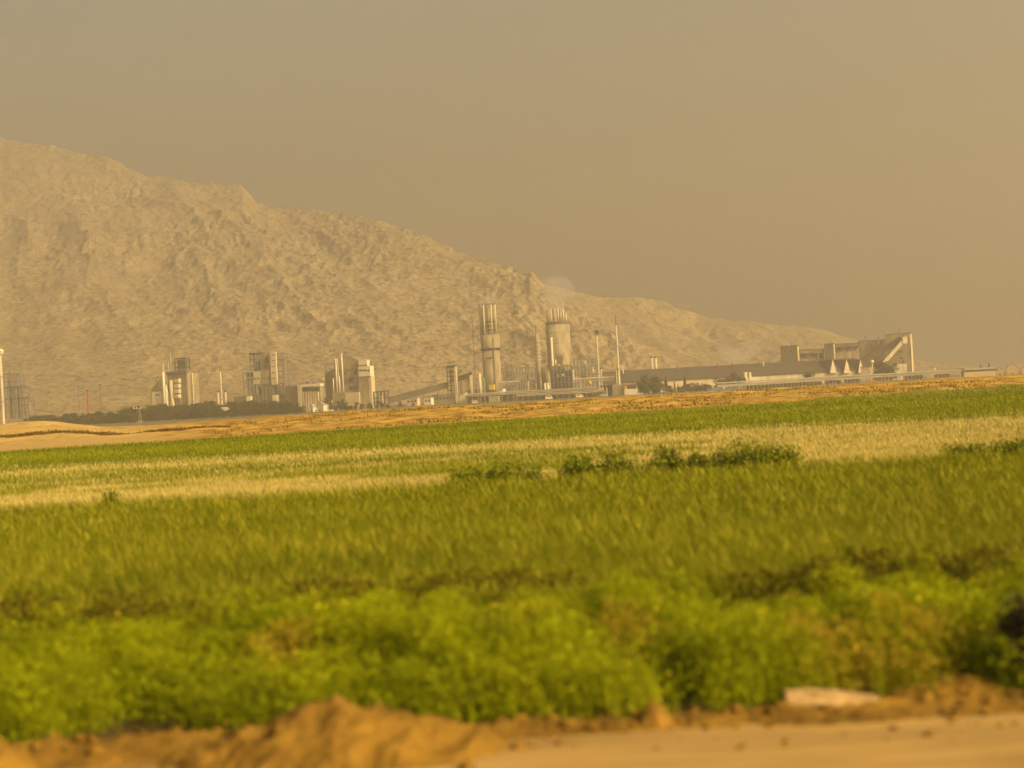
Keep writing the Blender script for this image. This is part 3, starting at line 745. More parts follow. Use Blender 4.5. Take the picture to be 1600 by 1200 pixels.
t.part('grey_block', 'concrete', [(561, 588, 577.5, 632, 4, 0)], ground=True)
t.part('stair_strip', 'cream', [(578, 585, 581, 632, 4.5, 1)], ground=True)
fr = MB(); t.frame(fr, 583, 612, 600, 632, 3, 2, 8, 3); fr.build('side_framework', 'dark', t.root)
t.cyl(MB(), 592.5, 619, 595.5, 632, off=6).build('vessel', 'white', t.root, True)

# ---- conveyor and lattice lift tower (E)
def gallery(t, name, m, x0, y0, x1, y1, th, depth, off=0.0, roofm=None):
    """inclined box gallery: its top edge runs from (x0, y0) to (x1, y1); th photo pixels thick"""
    pts = [(t.lx(x0, y0), t.z(x0, y0)), (t.lx(x1, y1), t.z(x1, y1)), (t.lx(x1, y1 + th), t.z(x1, y1 + th)), (t.lx(x0, y0 + th), t.z(x0, y0 + th))]
    o = MB().prism(pts, off, off + depth).build(name, m, t.root)
    if roofm:
        pr = [(pts[0][0], pts[0][1] + 0.02), (pts[1][0], pts[1][1] + 0.02), (pts[1][0], pts[1][1] + 0.5), (pts[0][0], pts[0][1] + 0.5)]
        MB().prism(pr, off - 0.4, off + depth + 0.4).build('gallery_roof', roofm, t.root)
    return o
def trestles(t, pts, m='steel', depth=4):
    for px, py in pts:
        x = t.lx(px, py); z = t.z(px, py)
        mb = MB(); mb.tube((x - 1.2, 0.5, -0.5), (x - 0.3, 0.5, z), 0.3, n=5); mb.tube((x + 1.2, 0.5, -0.5), (x + 0.3, 0.5, z), 0.3, n=5)
        mb.tube((x - 0.8, 0.5, z * 0.45), (x + 0.8, 0.5, z * 0.45), 0.2, n=4)
        mb.build('trestle', m, t.root)
t = Thing('conveyor', 'long dark inclined conveyor gallery climbing to the lattice lift tower', 'conveyor', 655, 632, 1600, 8)
gallery(t, 'gallery', 'concrete_dark', 606, 622, 698, 598, 8.5, 6, 0, 'roof')
trestles(t, [(640, 620), (662, 615), (684, 610)])
t = Thing('conveyor', 'short dark conveyor gallery on the right of the lattice lift tower', 'conveyor', 725, 612, 1620, 8)
gallery(t, 'gallery', 'concrete_dark', 714, 590, 736, 582, 7, 6, 0, 'roof')
trestles(t, [(720, 596), (731, 592)])
t = Thing('lift_tower', 'narrow dark lattice tower with a bright pillar on its right side', 'tower', 710, 632, 1590, 24)
fr = MB(); t.frame(fr, 699, 573, 709.5, 632, 2, 8, 8, 0.5, r=0.4); fr.build('framework', 'dark', t.root)
t.part('top_house', 'dark', [(698, 571, 710, 575, 3, 0)])
for y in (577.5, 583.5, 590, 597): t.part('floor_slab', 'concrete', [(699, y, 709.5, y + 1.1, 3, 0.2)])
t.part('floor_machinery', 'concrete_dark', [(700, 579, 708.5, 583, 2, 3), (700, 586, 708.5, 589.5, 2, 3), (700, 592, 708.5, 596.5, 2, 3)])
t.part('pillar', 'cream', [(710, 573, 713.5, 632, 2, 0)], ground=True)

# ---- low sheds between the conveyor and the first prilling tower
def shed(label, x0, y0, x1, y1, m='concrete', roof='paleroof', Y=1560, yaw=24, side=4, wins=0, group=None, name='shed', slope=0.0, door=False):
    t = Thing(name, label, 'shed', x1, y1, Y, yaw, group)
    a, b, z0, z1 = t.ext(x0, y0, x1, y1); d = side * t.k / t.sa
    MB().prism([(a, -0.5), (b, -0.5), (b, z1), (a, z1 - slope * t.k)], 0, d).build('wall', m, t.root)
    MB().prism([(a - 0.4, z1 - slope * t.k + 0.01), (b + 0.4, z1 + 0.01), (b + 0.4, z1 + 0.5), (a - 0.4, z1 - slope * t.k + 0.5)], -0.4, d + 0.4).build('roof', roof, t.root)
    for i in range(wins):
        xc = a + (b - a) * (i + 0.5) / wins
        MB().box(xc - 0.30 * (b - a) / wins, xc + 0.30 * (b - a) / wins, -0.1, 0.2, z1 * 0.5, z1 * 0.78).build('window', 'glass', t.root)
    if door: MB().box((a + b) / 2 - 1, (a + b) / 2 + 1, -0.12, 0.2, 0, min(3, z1 * 0.7)).build('door', 'dark', t.root)
    return t
shed('small cream shed at the foot of the conveyor', 635, 623, 652, 633, 'cream', wins=3)
shed('small white shed in front of the conveyor trestles', 663, 622, 673.5, 634, 'white', wins=2)
shed('long grey shed below the lattice lift tower', 675, 617, 712, 632, 'concrete', 'concrete_dark', wins=7, Y=1575)
shed('white lean-to shed with a sloping roof right of the lift tower', 717, 614.5, 727, 630, 'white', slope=5)
shed('low brown shed with pale roof under the short conveyor', 728, 609, 751, 632, 'concrete_dark', 'paleroof', Y=1585, wins=4)
shed('cream shed on the left of the open kiosk', 727, 619, 750, 634, 'concrete', 'paleroof', Y=1545, wins=5)
def tank(label, x0, y0, x1, y1, m='white', Y=1585, group=None, dome=True, cat='tank'):
    t = Thing('storage_tank', label, cat, (x0 + x1) / 2, y1, Y, 0, group)
    r = (x1 - x0) / 2 * t.k; h = t.z((x0 + x1) / 2, y0)
    MB().lathe(0, 0, [(r, -0.5), (r, h - r * 0.35)], 20).build('shell', m, t.root, True)
    MB().lathe(0, 0, [(r * 1.02, h - r * 0.36), (r * 0.75, h - r * 0.12), (r * 0.15, h)] if dome else [(r * 1.06, h - 0.7), (r * 1.06, h)], 20).build('roof', m, t.root, True)
    MB().box(r * 0.6, r * 0.75, -r * 0.85, -r * 0.70, 0, h).build('ladder', 'steel', t.root)
    return t
tank('yellowish upright tank behind the low brown shed', 734, 586, 739, 606, 'cream')
tank('pale slim tank just left of the first prilling tower', 749, 583, 752.5, 606, 'white')
tank('grey green slim tank at the foot of the first prilling tower', 755.5, 590, 759, 616, 'green', Y=1560)

# ---- prilling towers (F, H)
t = Thing('prilling_tower', 'tall round concrete tower with a wider drum and long open pipes on top', 'prilling tower', 770.5, 615, 1600, 0)
def rr_(px): return px * t.k
def Z(y, x=769): return t.z(x, y)
MB().lathe(0, 0, [(rr_(14.3), -0.5), (rr_(14.0), Z(547))], 40).build('lower_shaft', 'concrete', t.root, True)
MB().lathe(0, 0, [(rr_(14.4), Z(547) + 0.01), (rr_(15.2), Z(543)), (rr_(15.2), Z(523))], 40).build('upper_drum', 'concrete', t.root, True)
MB().lathe(0, 0, [(rr_(15.5), Z(523) + 0.01), (rr_(15.5), Z(521.5))], 40).build('drum_rim', 'concrete_dark', t.root)
cb = MB()
for i in range(36):
    a = i * 6.2832 / 36; c, s = math.cos(a) * rr_(14.5), math.sin(a) * rr_(14.5); cb.tube((c, s, Z(547.5)), (c * 1.06, s * 1.06, Z(544)), 0.55, 0.7, 5)
cb.build('corbel_ring', 'dark', t.root)
for px, w, a in ((-12.8, 4.6, 0.0), (-8.0, 2.6, -7.0), (3.6, 2.4, -7.5), (10.0, 2.7, -6.0), (-2.0, 2.4, 6.0), (7.5, 2.4, 6.0)):
    MB().lathe(rr_(px), rr_(a), [(rr_(w / 2), Z(521.6)), (rr_(w / 2), Z(474.5))], 12).build('exhaust_pipe', 'cream' if a < 0 else 'concrete', t.root, True)
    MB().lathe(rr_(px), rr_(a), [(rr_(w / 2 + 0.5), Z(476)), (rr_(w / 2 + 0.5), Z(474))], 12).build('pipe_collar', 'steel', t.root)
for y in (516, 509.5, 503): MB().box(rr_(-9), rr_(9.5), rr_(-6), rr_(6), Z(y), Z(y) + 0.7).build('deck', 'dark', t.root)
MB().box(rr_(-10.5), rr_(-3.5), rr_(-3), rr_(5), Z(521.4), Z(480)).build('lift_shaft', 'concrete_dark', t.root)
MB().box(rr_(3.6), rr_(5.2), rr_(-15.2), rr_(-13.2), 0, Z(528)).build('ladder_cage', 'concrete_dark', t.root)
MB().box(rr_(-8), rr_(3), rr_(-15.0), rr_(-13), Z(560), Z(558.5)).build('inspection_balcony', 'dark', t.root)
t = Thing('prilling_tower', 'broad round concrete tower with short thick pipes on top and a dark patch low down', 'prilling tower', 876.5, 605, 1620, 0)
def Z(y, x=875): return t.z(x, y)
MB().lathe(0, 0, [(rr_(18.9), -0.5), (rr_(18.6), Z(504))], 48).build('shaft', 'concrete', t.root, True)
MB().lathe(0, 0, [(rr_(19.0), Z(507)), (rr_(19.2), Z(503)), (rr_(17), Z(502.6))], 48).build('rim', 'concrete_dark', t.root)
for y in (520, 537, 554): MB().lathe(0, 0, [(rr_(18.8), Z(y)), (rr_(18.8), Z(y) + 0.6)], 48).build('joint_band', 'concrete', t.root)
for px, w, a, y0 in ((-14, 4.4, 4, 484), (-10.0, 2.8, -13, 482.5), (-4.5, 4.5, 8, 484), (1.0, 3.0, -15, 482), (5.2, 4.0, 8, 484), (9.0, 2.6, -13, 483), (13.2, 2.8, -7, 491)):
    MB().lathe(rr_(px), rr_(a), [(rr_(w / 2), Z(504)), (rr_(w / 2), Z(y0))], 12).build('exhaust_pipe', 'cream' if a < 0 else 'concrete', t.root, True)
MB().box(rr_(-5), rr_(3.5), rr_(-19.2), rr_(-16), Z(570), Z(555)).build('patch', 'concrete_dark', t.root)
MB().lathe(rr_(-11.5), rr_(-19.5), [(rr_(2.2), -0.5), (rr_(1.7), Z(527))], 14).build('side_stack', 'white', t.root, True)
MB().lathe(rr_(-6.5), rr_(-19.8), [(rr_(1.1), -0.5), (rr_(1.1), Z(562))], 10).build('side_stack', 'white', t.root, True)

mast('tall rust red lattice mast between the two prilling towers', 801.3, 486, 806, 596, 3.6, 'rust', Y=1640, lattice=True, name='lattice_mast')
mast('faint thin lattice mast left of the first prilling tower', 737.5, 500, 743, 598, 2.0, 'concrete_dark', Y=1700, lattice=True, name='lattice_mast')

# ---- column, racks, dark framed plant between and right of the towers
t = Thing('distillation_column', 'slender column with bright platforms and a thin pipe tip left of the broad tower', 'column', 843, 605, 1610, 0)
def Z(y, x=842): return t.z(x, y)
MB().lathe(0, 0, [(rr_(4.6), -0.5), (rr_(4.2), Z(565)), (rr_(3.6), Z(526)), (rr_(1.5), Z(522))], 16).build('shell', 'concrete', t.root, True)
MB().lathe(rr_(-0.6), 0, [(rr_(1.2), Z(523)), (rr_(0.9), Z(507))], 10).build('top_pipe', 'concrete_dark', t.root)
for i, y in enumerate((533, 540, 546, 552, 558, 563)): MB().lathe(0, 0, [(rr_(5.3), Z(y)), (rr_(5.3), Z(y) + 0.8)], 14).build('platform', 'cream', t.root)
MB().box(rr_(-6), rr_(10), rr_(-3), rr_(8), -0.5, Z(574, 846)).build('base_house', 'concrete_dark', t.root)
def rack(label, x0, y0, x1, y1, nx, nz, Y=1590, m='steel', pipes=(), vessels=(), name='pipe_rack', depth=8, yaw=10):
    t = Thing(name, label, 'pipe rack', (x0 + x1) / 2, y1, Y, yaw)
    fr = MB(); t.frame(fr, x0, y0, x1, y1 + 4, nx, nz, depth, 0, r=0.3); fr.build('framework', m, t.root)
    for py in pipes:
        a, b, _, _ = t.ext(x0, y0, x1, y1); z = t.z((x0 + x1) / 2, py)
        MB().tube((a, depth * 0.4, z), (b, depth * 0.4, z), 0.55, n=8).build('pipe', 'cream', t.root)
    for v0, w0, v1, w1, mm in vessels: t.cyl(MB(), v0, w0, v1, w1, off=depth * 0.55).build('vessel', mm, t.root, True)
    return t
rack('grey pipe rack just right of the first prilling tower', 787, 570, 800, 612, 3, 4, Y=1630, pipes=(585, 595), vessels=((790, 572, 792.5, 600, 'concrete_dark'),))
rack('grey pipe rack with pale vessels between mast and column', 808, 574, 836, 612, 6, 4, pipes=(582, 593, 601), vessels=((815, 576, 818, 596, 'cream'), (823, 578, 826, 600, 'cream'), (830, 583, 835, 606, 'steel')))
t = Thing('compressor_house', 'dark blue-grey framed plant building at the foot of the broad tower', 'plant building', 892, 605, 1590, 16)
t.part('inner_block', 'dark', [(861, 578, 893, 606, 4, 3)], ground=True)
fr = MB(); t.frame(fr, 859.5, 572, 894, 606, 6, 4, 14, 0, r=0.4); fr.build('framework', 'steel', t.root)
for x0, y0, x1, y1 in ((883, 576, 887.5, 580.5), (869, 585, 873, 590), (876, 584, 882, 588)): t.cyl(MB(), x0, y0, x1, y1, off=1.5).build('vessel', 'cream', t.root, True)
t.part('roof_unit', 'concrete', [(864, 569, 871, 572.5, 3, 4), (878, 569.5, 886, 572.5, 3, 4)])
smokestack('short bright stack at the right corner of the dark plant building', 895, 574.5, 896.8, 604, 3.0, taper=0.95, Y=1575, rings=False)
tank('bright white silo pair member in front of the column base', 850.5, 598, 854, 613, 'white', Y=1560)
tank('bright white silo with a tan cone pipe behind it', 855, 598, 859, 613, 'white', Y=1560)
t = Thing('vent_cone', 'tan conical vent rising behind the two white silos', 'vent', 857, 606, 1580, 0)
MB().lathe(0, 0, [(2.8, -0.5), (2.4, t.z(857, 590)), (0.9, t.z(857, 579))], 12).build('cone', 'concrete', t.root, True)
MB().lathe(0, 0, [(1.2, t.z(857, 579)), (1.2, t.z(857, 578))], 12).build('rim', 'steel', t.root)
rack('wide grey steel frame right of the broad tower', 897, 561, 931, 606, 6, 4, Y=1610, pipes=(570, 583), vessels=((911.5, 563, 914.5, 573, 'white'), (923, 573, 926.5, 589, 'cream'), (914, 583, 917.5, 592, 'cream')))
t = smokestack('slim stack with a dark square head left of the tallest stack', 933, 522, 936.5, 600, 3.0, taper=0.8)
h = t.z(933, 522); MB().box(-2.0, 2.0, -1.6, 1.6, h + 0.3, h + 3.8).build('head', 'dark', t.root)
smokestack('short thin stack at the foot of the dark-headed stack', 939.3, 575, 940.5, 600, 2.4, rings=False)
t = smokestack('tallest tapering stack with a thin dark tip, before the long hall', 961, 506, 968.3, 612, 4.2, taper=0.45, Y=1560)
h = t.z(961, 506); MB().tube((0, 0, h), (0, 0, h + 9), 0.45, 0.2, 6).build('tip', 'dark', t.root)
smokestack('thin short stack close to the left of the tallest stack', 962.5, 576, 964, 600, 1.8, rings=False, Y=1575)
t = Thing('orange_tank', 'small orange tank on legs right of the dark plant building', 'tank', 922, 606, 1555, 0)
MB().ball((0, 0, t.z(922, 598)), 3 * t.k).build('shell', 'yellow', t.root, True)
for a in (-1, 1): MB().tube((a * 1.2, 0, -0.5), (a * 1.0, 0, t.z(922, 599)), 0.2, n=5).build('leg', 'rust', t.root)
t = Thing('yellow_hopper', 'bright yellow hopper at the foot of the first prilling tower', 'hopper', 768, 614, 1545, 20)
t.part('body', 'yellow', [(764, 601, 771.5, 609, 2, 0)])
for x in (764.6, 770): t.part('leg', 'dark', [(x, 609, x + 1, 616, 0.5, 0.3)], ground=True)
shed('white shed with a sloping roof right of the yellow hopper', 771, 608, 786, 620, 'white', slope=5, Y=1540)
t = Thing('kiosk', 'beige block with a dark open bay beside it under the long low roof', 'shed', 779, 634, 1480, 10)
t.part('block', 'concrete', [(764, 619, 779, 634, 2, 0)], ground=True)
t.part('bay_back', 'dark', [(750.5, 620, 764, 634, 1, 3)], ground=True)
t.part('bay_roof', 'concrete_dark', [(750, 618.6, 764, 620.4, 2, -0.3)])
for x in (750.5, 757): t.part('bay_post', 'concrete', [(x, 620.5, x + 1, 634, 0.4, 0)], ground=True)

# long low canopies
def canopy(label, x0, y0, x1, y1, th, n, Y, yaw=0, m='paleroof', post='concrete', depth=12, back=None, name='canopy', drop=12):
    t = Thing(name, label, 'canopy', (x0 + x1) / 2, (y0 + y1) / 2 + drop, Y, yaw)
    a, z0 = t.lx(x0, y0), t.z(x0, y0); b, z1 = t.lx(x1, y1), t.z(x1, y1)
    k = th * t.k
    MB().prism([(a, z0 - k), (b, z1 - k), (b, z1), (a, z0)], 0, depth).build('fascia', m, t.root)
    MB().xprism([(-0.6, 0), (depth * 0.5, k * 0.55), (depth + 0.6, 0)], a, b).build('roof', m, t.root).location = (0, 0, min(z0, z1) + 0.06 + abs(z0 - z1) * 0.5)
    for i in range(n + 1):
        f = i / n; x = a + (b - a) * (f * 0.98 + 0.01); z = z0 + (z1 - z0) * f - k
        MB().box(x - 0.3, x + 0.3, 0.6, 1.2, -0.5, z).build('post', post, t.root)
    if back: MB().box(a + 1, b - 1, depth - 1, depth - 0.6, -0.5, min(z0, z1) - k - 0.1).build('rear_wall', back, t.root)
    return t
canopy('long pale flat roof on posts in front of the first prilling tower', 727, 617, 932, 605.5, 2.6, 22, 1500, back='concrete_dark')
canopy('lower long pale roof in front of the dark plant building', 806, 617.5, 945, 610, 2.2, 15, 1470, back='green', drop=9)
t = Thing('open_shed', 'brown roofed open shed left of the yellow and white cabin', 'shed', 957, 617, 1480, 16)
t.part('wall', 'concrete', [(957, 601, 975, 617, 4, 0)], ground=True)
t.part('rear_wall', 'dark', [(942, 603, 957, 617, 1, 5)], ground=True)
g = MB(); g.prism([(t.lx(938, 603), t.z(938, 603)), (t.lx(957, 600), t.z(957, 600)), (t.lx(957, 602), t.z(957, 602)), (t.lx(938, 605), t.z(938, 605))], -1, 9); g.build('roof', 'roof', t.root)
for x in (940.5, 947): t.part('post', 'cream', [(x, 605, x + 1.6, 617, 0.6, 0)], ground=True)
t = Thing('cabin', 'white and yellow flat roofed cabin left of the dark green trees', 'cabin', 1003, 616, 1470, 14)
t.part('wall', 'white', [(976, 607.5, 1003.5, 616, 3, 0)], ground=True)
t.part('upper_wall', 'yellow', [(976, 602, 980, 607.5, 3, 0.1), (994, 601, 1003.5, 607.5, 3, 0.1)])
t.part('window_band', 'glass', [(980, 602, 994, 607.5, 3, 0.3)])
t.part('roof', 'concrete_dark', [(975, 600, 1004, 601.6, 3.4, -0.5)])

# ---- small process gear round the two towers
for x0, y0, y1, w, m_, Y_ in ((809, 590, 612, 2.2, 'cream', 1570), (813, 597, 613, 3, 'steel', 1565), (819, 588, 612, 2, 'concrete', 1575), (826, 595, 612, 3.2, 'cream', 1565), (832, 591, 611, 2, 'steel', 1570),
                              (838, 599, 611, 4, 'concrete', 1560), (846, 590, 611, 2.2, 'cream', 1568)):
    t = Thing('process_vessel', 'small upright process vessel among the pipe racks between the two tall towers', 'process vessel', x0, y1, Y_, 0, 'process vessels between the towers')
    rr = w / 2 * t.k; hh = t.z(x0, y0)
    MB().lathe(0, 0, [(rr * 0.6, -0.5), (rr * 0.6, hh * 0.2), (rr, hh * 0.28), (rr, hh * 0.92), (rr * 0.4, hh)], 12).build('shell', m_, t.root, True)
    MB().lathe(0, 0, [(rr * 1.35, hh * 0.7), (rr * 1.35, hh * 0.7 + 0.4)], 12).build('platform', 'steel', t.root)
    MB().tube((rr * 0.9, -rr * 0.9, 0), (rr * 0.9, -rr * 0.9, hh * 0.95), 0.2, n=5).build('riser_pipe', 'concrete_dark', t.root)
for i, (x0, y0, x1, y1, nx) in enumerate(((898, 592, 960, 604, 9), (780, 598, 812, 610, 5))):
    rack(('low pipe bridge running right from the dark plant building', 'low pipe bridge between the first tower and the pipe rack')[i], x0, y0, x1, y1, nx, 1, Y=1565, pipes=(y0 - 1.5, y0 + 2.5), name='pipe_bridge', depth=4, yaw=0)
for x0, y0, y1 in ((741, 577, 606), (747, 592, 606), (729, 596, 610), (788, 592, 612), (795, 588, 612)):
    t = Thing('vent_pipe', 'thin vent pipe among the low sheds round the first prilling tower', 'vent pipe', x0, y1, 1575, 0, 'thin vent pipes round the first tower')
    hh = t.z(x0, y0); MB().tube((0, 0, -0.5), (0, 0, hh), 0.55, 0.45, 8).build('shaft', 'concrete', t.root); MB().lathe(0, 0, [(0.9, hh), (0.9, hh + 0.5), (0.1, hh + 1.1)], 8).build('cap', 'dark', t.root)
for px in (655, 690, 745, 810, 880, 930, 1012, 1050, 1083, 1160, 1205, 1275):
    t = Thing('light_pole', 'thin light pole in the row before the factory sheds', 'light pole', px, 622 - (px - 700) * 0.055, 1420, 0, 'light poles before the factory')
    MB().tube((0, 0, -0.5), (0, 0, 11), 0.16, 0.1, 6).build('pole', 'concrete', t.root); MB().tube((0, 0, 11), (1.6, 0, 11.3), 0.09, n=5).build('arm', 'concrete', t.root); MB().box(1.2, 2.1, -0.2, 0.2, 11.2, 11.4).build('lamp_head', 'steel', t.root)
for px, y0, y1 in ((246, 590, 612), (270, 583, 594), (286, 586, 632), (455, 595, 603), (509, 570, 580), (566, 556, 563), (1352, 526, 532), (1372, 527, 532), (1405, 515, 521)):
    t = Thing('roof_duct', 'short grey duct standing on the factory roofs', 'duct', px, y1, 1600, 0, 'ducts on the factory roofs')
    b0 = t.z(px, y1); hh = t.z(px, y0); MB().tube((0, 0, b0 - 3), (0, 0, hh), 0.7, n=8).build('pipe', 'steel', t.root); MB().tube((0, 0, hh - 0.3), (1.6, 0, hh + 0.4), 0.6, n=8).build('elbow', 'steel', t.root)

# ---- the long storage hall and the works on its right
t = Thing('storage_hall', 'very long low storage hall with a brown grey pitched roof', 'storage hall', 1140, 605, 1600, 0)
a, b = t.lx(942, 598), t.lx(1347, 575); zt = t.z(1140, 570.5); ze = t.z(1140, 588); zb = t.z(1140, 592)
prof = [(0, ze), (20, zt), (40, ze)]
MB().xprism([(-1, ze), (20, zt), (41, ze), (41, ze - 0.8), (20, zt - 0.8), (-1, ze - 0.8)], a, b).build('roof', 'roof', t.root)
MB().xprism([(0.6, -0.5), (0.6, ze - 0.3), (20, zt - 1.2), (39, ze - 0.3), (39, -0.5)], a + 0.4, b - 0.4).build('wall', 'cream', t.root)
MB().box(a + 5, b - 5, 19.2, 20.8, zt - 0.1, zt + 0.5).build('ridge_vent', 'concrete_dark', t.root)
for px in (975, 1060, 1095, 1125, 1148, 1190, 1197):
    x = t.lx(px, 575); MB().lathe(x, 15, [(0.6, zt - 4.5), (0.6, zt + 1.4), (0.9, zt + 1.5), (0.9, zt + 2.0)], 8).build('roof_vent', 'white' if px in (975, 1197) else 'concrete_dark', t.root)
for px in (1235, 1243):
    MB().tube((t.lx(px - 3, 600), -1.0, ze - 1), (t.lx(px + 3, 572), 15, zt - 3), 0.35, n=5).build('roof_ladder', 'cream', t.root)
for px in (1297.5, 1319, 1340.5):      # lit gables standing out of the roof
    x = t.lx(px, 575); w = 6.8 * t.k if px < 1330 else 5.4 * t.k; zz = t.z(px, 561.5); z0 = t.z(px, 583)
    gb = MB().prism([(-w, z0), (w, z0), (0, zz)], -5, -4.4).build('gable', 'pink', t.root); gb.location = (x, 2, 0); gb.rotation_euler = (0, 0, R(28))
    gr = MB().prism([(-w * 0.96, z0), (w * 0.96, z0), (0, zz - 0.2)], -4.3, 16).build('gable_roof', 'roof', t.root); gr.location = (x, 2, 0); gr.rotation_euler = (0, 0, R(28))
smokestack('left one of two short cream stacks behind the long hall', 1019.2, 557, 1020.4, 600, 4.0, Y=1660, taper=1.0, rings=False, group='pair of short stacks behind the long hall')
smokestack('right one of two short cream stacks behind the long hall', 1025.2, 557, 1026.4, 600, 4.0, Y=1660, taper=1.0, rings=False, group='pair of short stacks behind the long hall')
tank('left one of two white silos in front of the long hall', 1163, 581.5, 1168.6, 604, 'white', Y=1540, dome=False)
tank('right one of two white silos in front of the long hall', 1170.8, 581.5, 1175, 604, 'white', Y=1540, dome=False)
t = Thing('white_wall', 'low white wall right of the two white silos', 'wall', 1198, 602, 1540, 8)
t.part('panel', 'white', [(1176, 588.5, 1189, 600, 1, 0), (1190, 588, 1198, 600, 1, 0)], ground=True)
t.part('coping', 'concrete', [(1175.5, 587.6, 1198.5, 588.4, 1.2, -0.2)])
def block(label, x0, y0, x1, x2, y1, Y=1625, yaw=24, m='concrete_dark', name='transfer_house', wins=(), pole=None, strip='cream'):
    t = Thing(name, label, 'transfer tower', x1, y1, Y, yaw)
    t.part('wall', m, [(x0, y0, x1, y1 + 30, x2 - x1, 0)], ground=True)
    sd = (x2 - x1) * t.k / t.sa; _, b, z0, z1 = t.ext(x0, y0, x1, y1)
    MB().box(b, b + 0.25, 0.1, sd - 0.1, 0, z1 - 0.2).build('lit_side_panel', strip, t.root)  # sunlit right side put in as a paler colour
    t.part('roof', 'roof', [(x0 - 0.5, y0 - 0.9, x1 + 0.5, y0, x2 - x1 + 0.6, -0.3)])
    t.windows(wins, m='dark')
    if pole: t.cyl(MB(), pole[0] - 0.8, pole[1], pole[0] + 0.8, y0, off=3).build('vent_pipe', 'cream', t.root)
    return t
block('first square transfer house on the long hall roof, at its left', 1222.5, 541, 1246, 1250, 566, pole=(1231, 535), wins=((1226, 546, 1229, 548), (1235, 549, 1238, 551)))
block('narrow transfer house on the middle of the hall roof', 1290, 537.5, 1302.5, 1306, 563)
block('wide windowed block beside the tall right tower', 1345.5, 532, 1388, 1390, 565, Y=1640, m='concrete', wins=((1360, 536, 1364, 538), (1362, 540, 1366, 542), (1347, 543, 1349, 546)))
t = Thing('gallery_bridge', 'brown belt gallery bridging the first and middle transfer houses', 'conveyor', 1270, 565, 1630, 0)
gallery(t, 'gallery', 'concrete_dark', 1250, 547, 1290, 545, 6, 5, 0, 'roof'); trestles(t, [(1262, 552), (1278, 551)])
MB().box(t.lx(1251, 555), t.lx(1289, 555), 6, 7, t.z(1270, 568), t.z(1270, 551.5)).build('screen', 'concrete', t.root)
t = Thing('gallery_bridge', 'brown belt gallery bridging the middle transfer house and the wide block', 'conveyor', 1325, 563, 1630, 0)
gallery(t, 'gallery', 'concrete_dark', 1305, 538, 1346, 536, 4.5, 5, 0, 'roof'); trestles(t, [(1318, 541), (1332, 540)])
MB().box(t.lx(1306, 550), t.lx(1345, 550), 6, 7, t.z(1325, 566), t.z(1325, 541.5)).build('screen', 'concrete', t.root)
t = block('tallest square tower at the right end of the works', 1388, 521.5, 1423, 1429, 577, Y=1620, m='concrete', name='conveyor_tower', pole=(1388.8, 517),
          wins=((1407, 548, 1411, 551), (1408, 558, 1412, 561), (1411, 563, 1413.5, 567)))
t = Thing('conveyor', 'steep inclined conveyor with its shaded side coloured dark and its lit side pale, climbing to the tallest square tower', 'conveyor', 1378, 577, 1600, 0)
gallery(t, 'shaded_gallery', 'roof', 1343, 563, 1407, 526.5, 11, 6, 1, 'roof')  # shaded and lit sides put in as a dark and a pale gallery
gallery(t, 'lit_gallery', 'cream', 1373, 570, 1411, 527.5, 8, 5, -6, 'paleroof')
MB().box(t.lx(1408, 532), t.lx(1415, 532), -7, 6, t.z(1411, 537), t.z(1411, 526.5)).build('head_house', 'cream', t.root)
trestles(t, [(1362, 566), (1385, 556)])
t = Thing('ball_tank', 'white ball shaped tank on a stem beside the gables', 'tank', 1363.5, 582, 1570, 0)
MB().ball((0, 0, t.z(1362.6, 565)), 3.0 * t.k).build('ball', 'white', t.root, True)
MB().lathe(0, 0, [(1.5, -0.5), (0.8, 4), (0.8, t.z(1363, 567))], 10).build('stem', 'cream', t.root)
t = Thing('white_wall', 'low white wall at the foot of the tallest square tower', 'wall', 1416, 582, 1560, 8)
t.part('panel', 'white', [(1397, 569, 1411, 584, 1, 0)], ground=True); t.part('gatehouse', 'cream', [(1411, 568, 1417, 584, 2, -0.5)], ground=True)
shed('pinkish low shed between the last gable and the ball tank', 1346, 574, 1360, 590, 'pink', Y=1570)
shed('tiny pink shed on the roof line of the long station canopy', 1450, 574.5, 1460, 590, 'pink', Y=1540)
canopy('long pale station canopy on many posts at right', 1120, 601.5, 1505, 577.5, 4.0, 64, 1380, post='concrete', back=None, depth=14, drop=14)
t = Thing('hedge', 'dark green clipped hedge under the left half of the station canopy', 'hedge', 1230, 607, 1400, 0)
hx0, hx1 = t.lx(1165, 610), t.lx(1285, 602); hz = t.z(1225, 598.5)
pp = np.stack([rng.uniform(hx0, hx1, 9000), rng.uniform(0, 3, 9000), rng.random(9000) ** 0.7 * hz * 0.92], -1)
v, f = leaves(pp, 0.8, 1.6); o = np_mesh('foliage', v, f, 4, M['leaf_a']); o.parent = t.root
t = Thing('boundary_wall', 'tan boundary wall with a dark strip for the shade under its roof edge left of the small houses', 'wall', 1532, 586, 1380, 0)
t.part('panel', 'ochre', [(1506, 580, 1557, 590, 1, 0)], ground=True)
t.part('coping', 'paleroof', [(1505.5, 574.5, 1557, 577.5, 3, -1.5)]); t.part('shade_strip', 'dark', [(1506, 577.5, 1557, 580, 0.6, -0.2)])  # dark strip put in for the shade under the coping
hut('small ochre house with a narrow front right of the boundary wall', 1557.5, 573.5, 1567, 588, 1340, 'ochre', 'paleroof', yaw=14, side=5)
hut('larger ochre gabled house near the right edge', 1573, 568, 1590.5, 587, 1340, 'ochre', 'paleroof', yaw=14, side=5)
hut('ochre house cut off by the right edge', 1596.5, 570.5, 1612, 586, 1340, 'ochre', 'paleroof', yaw=14, side=5)

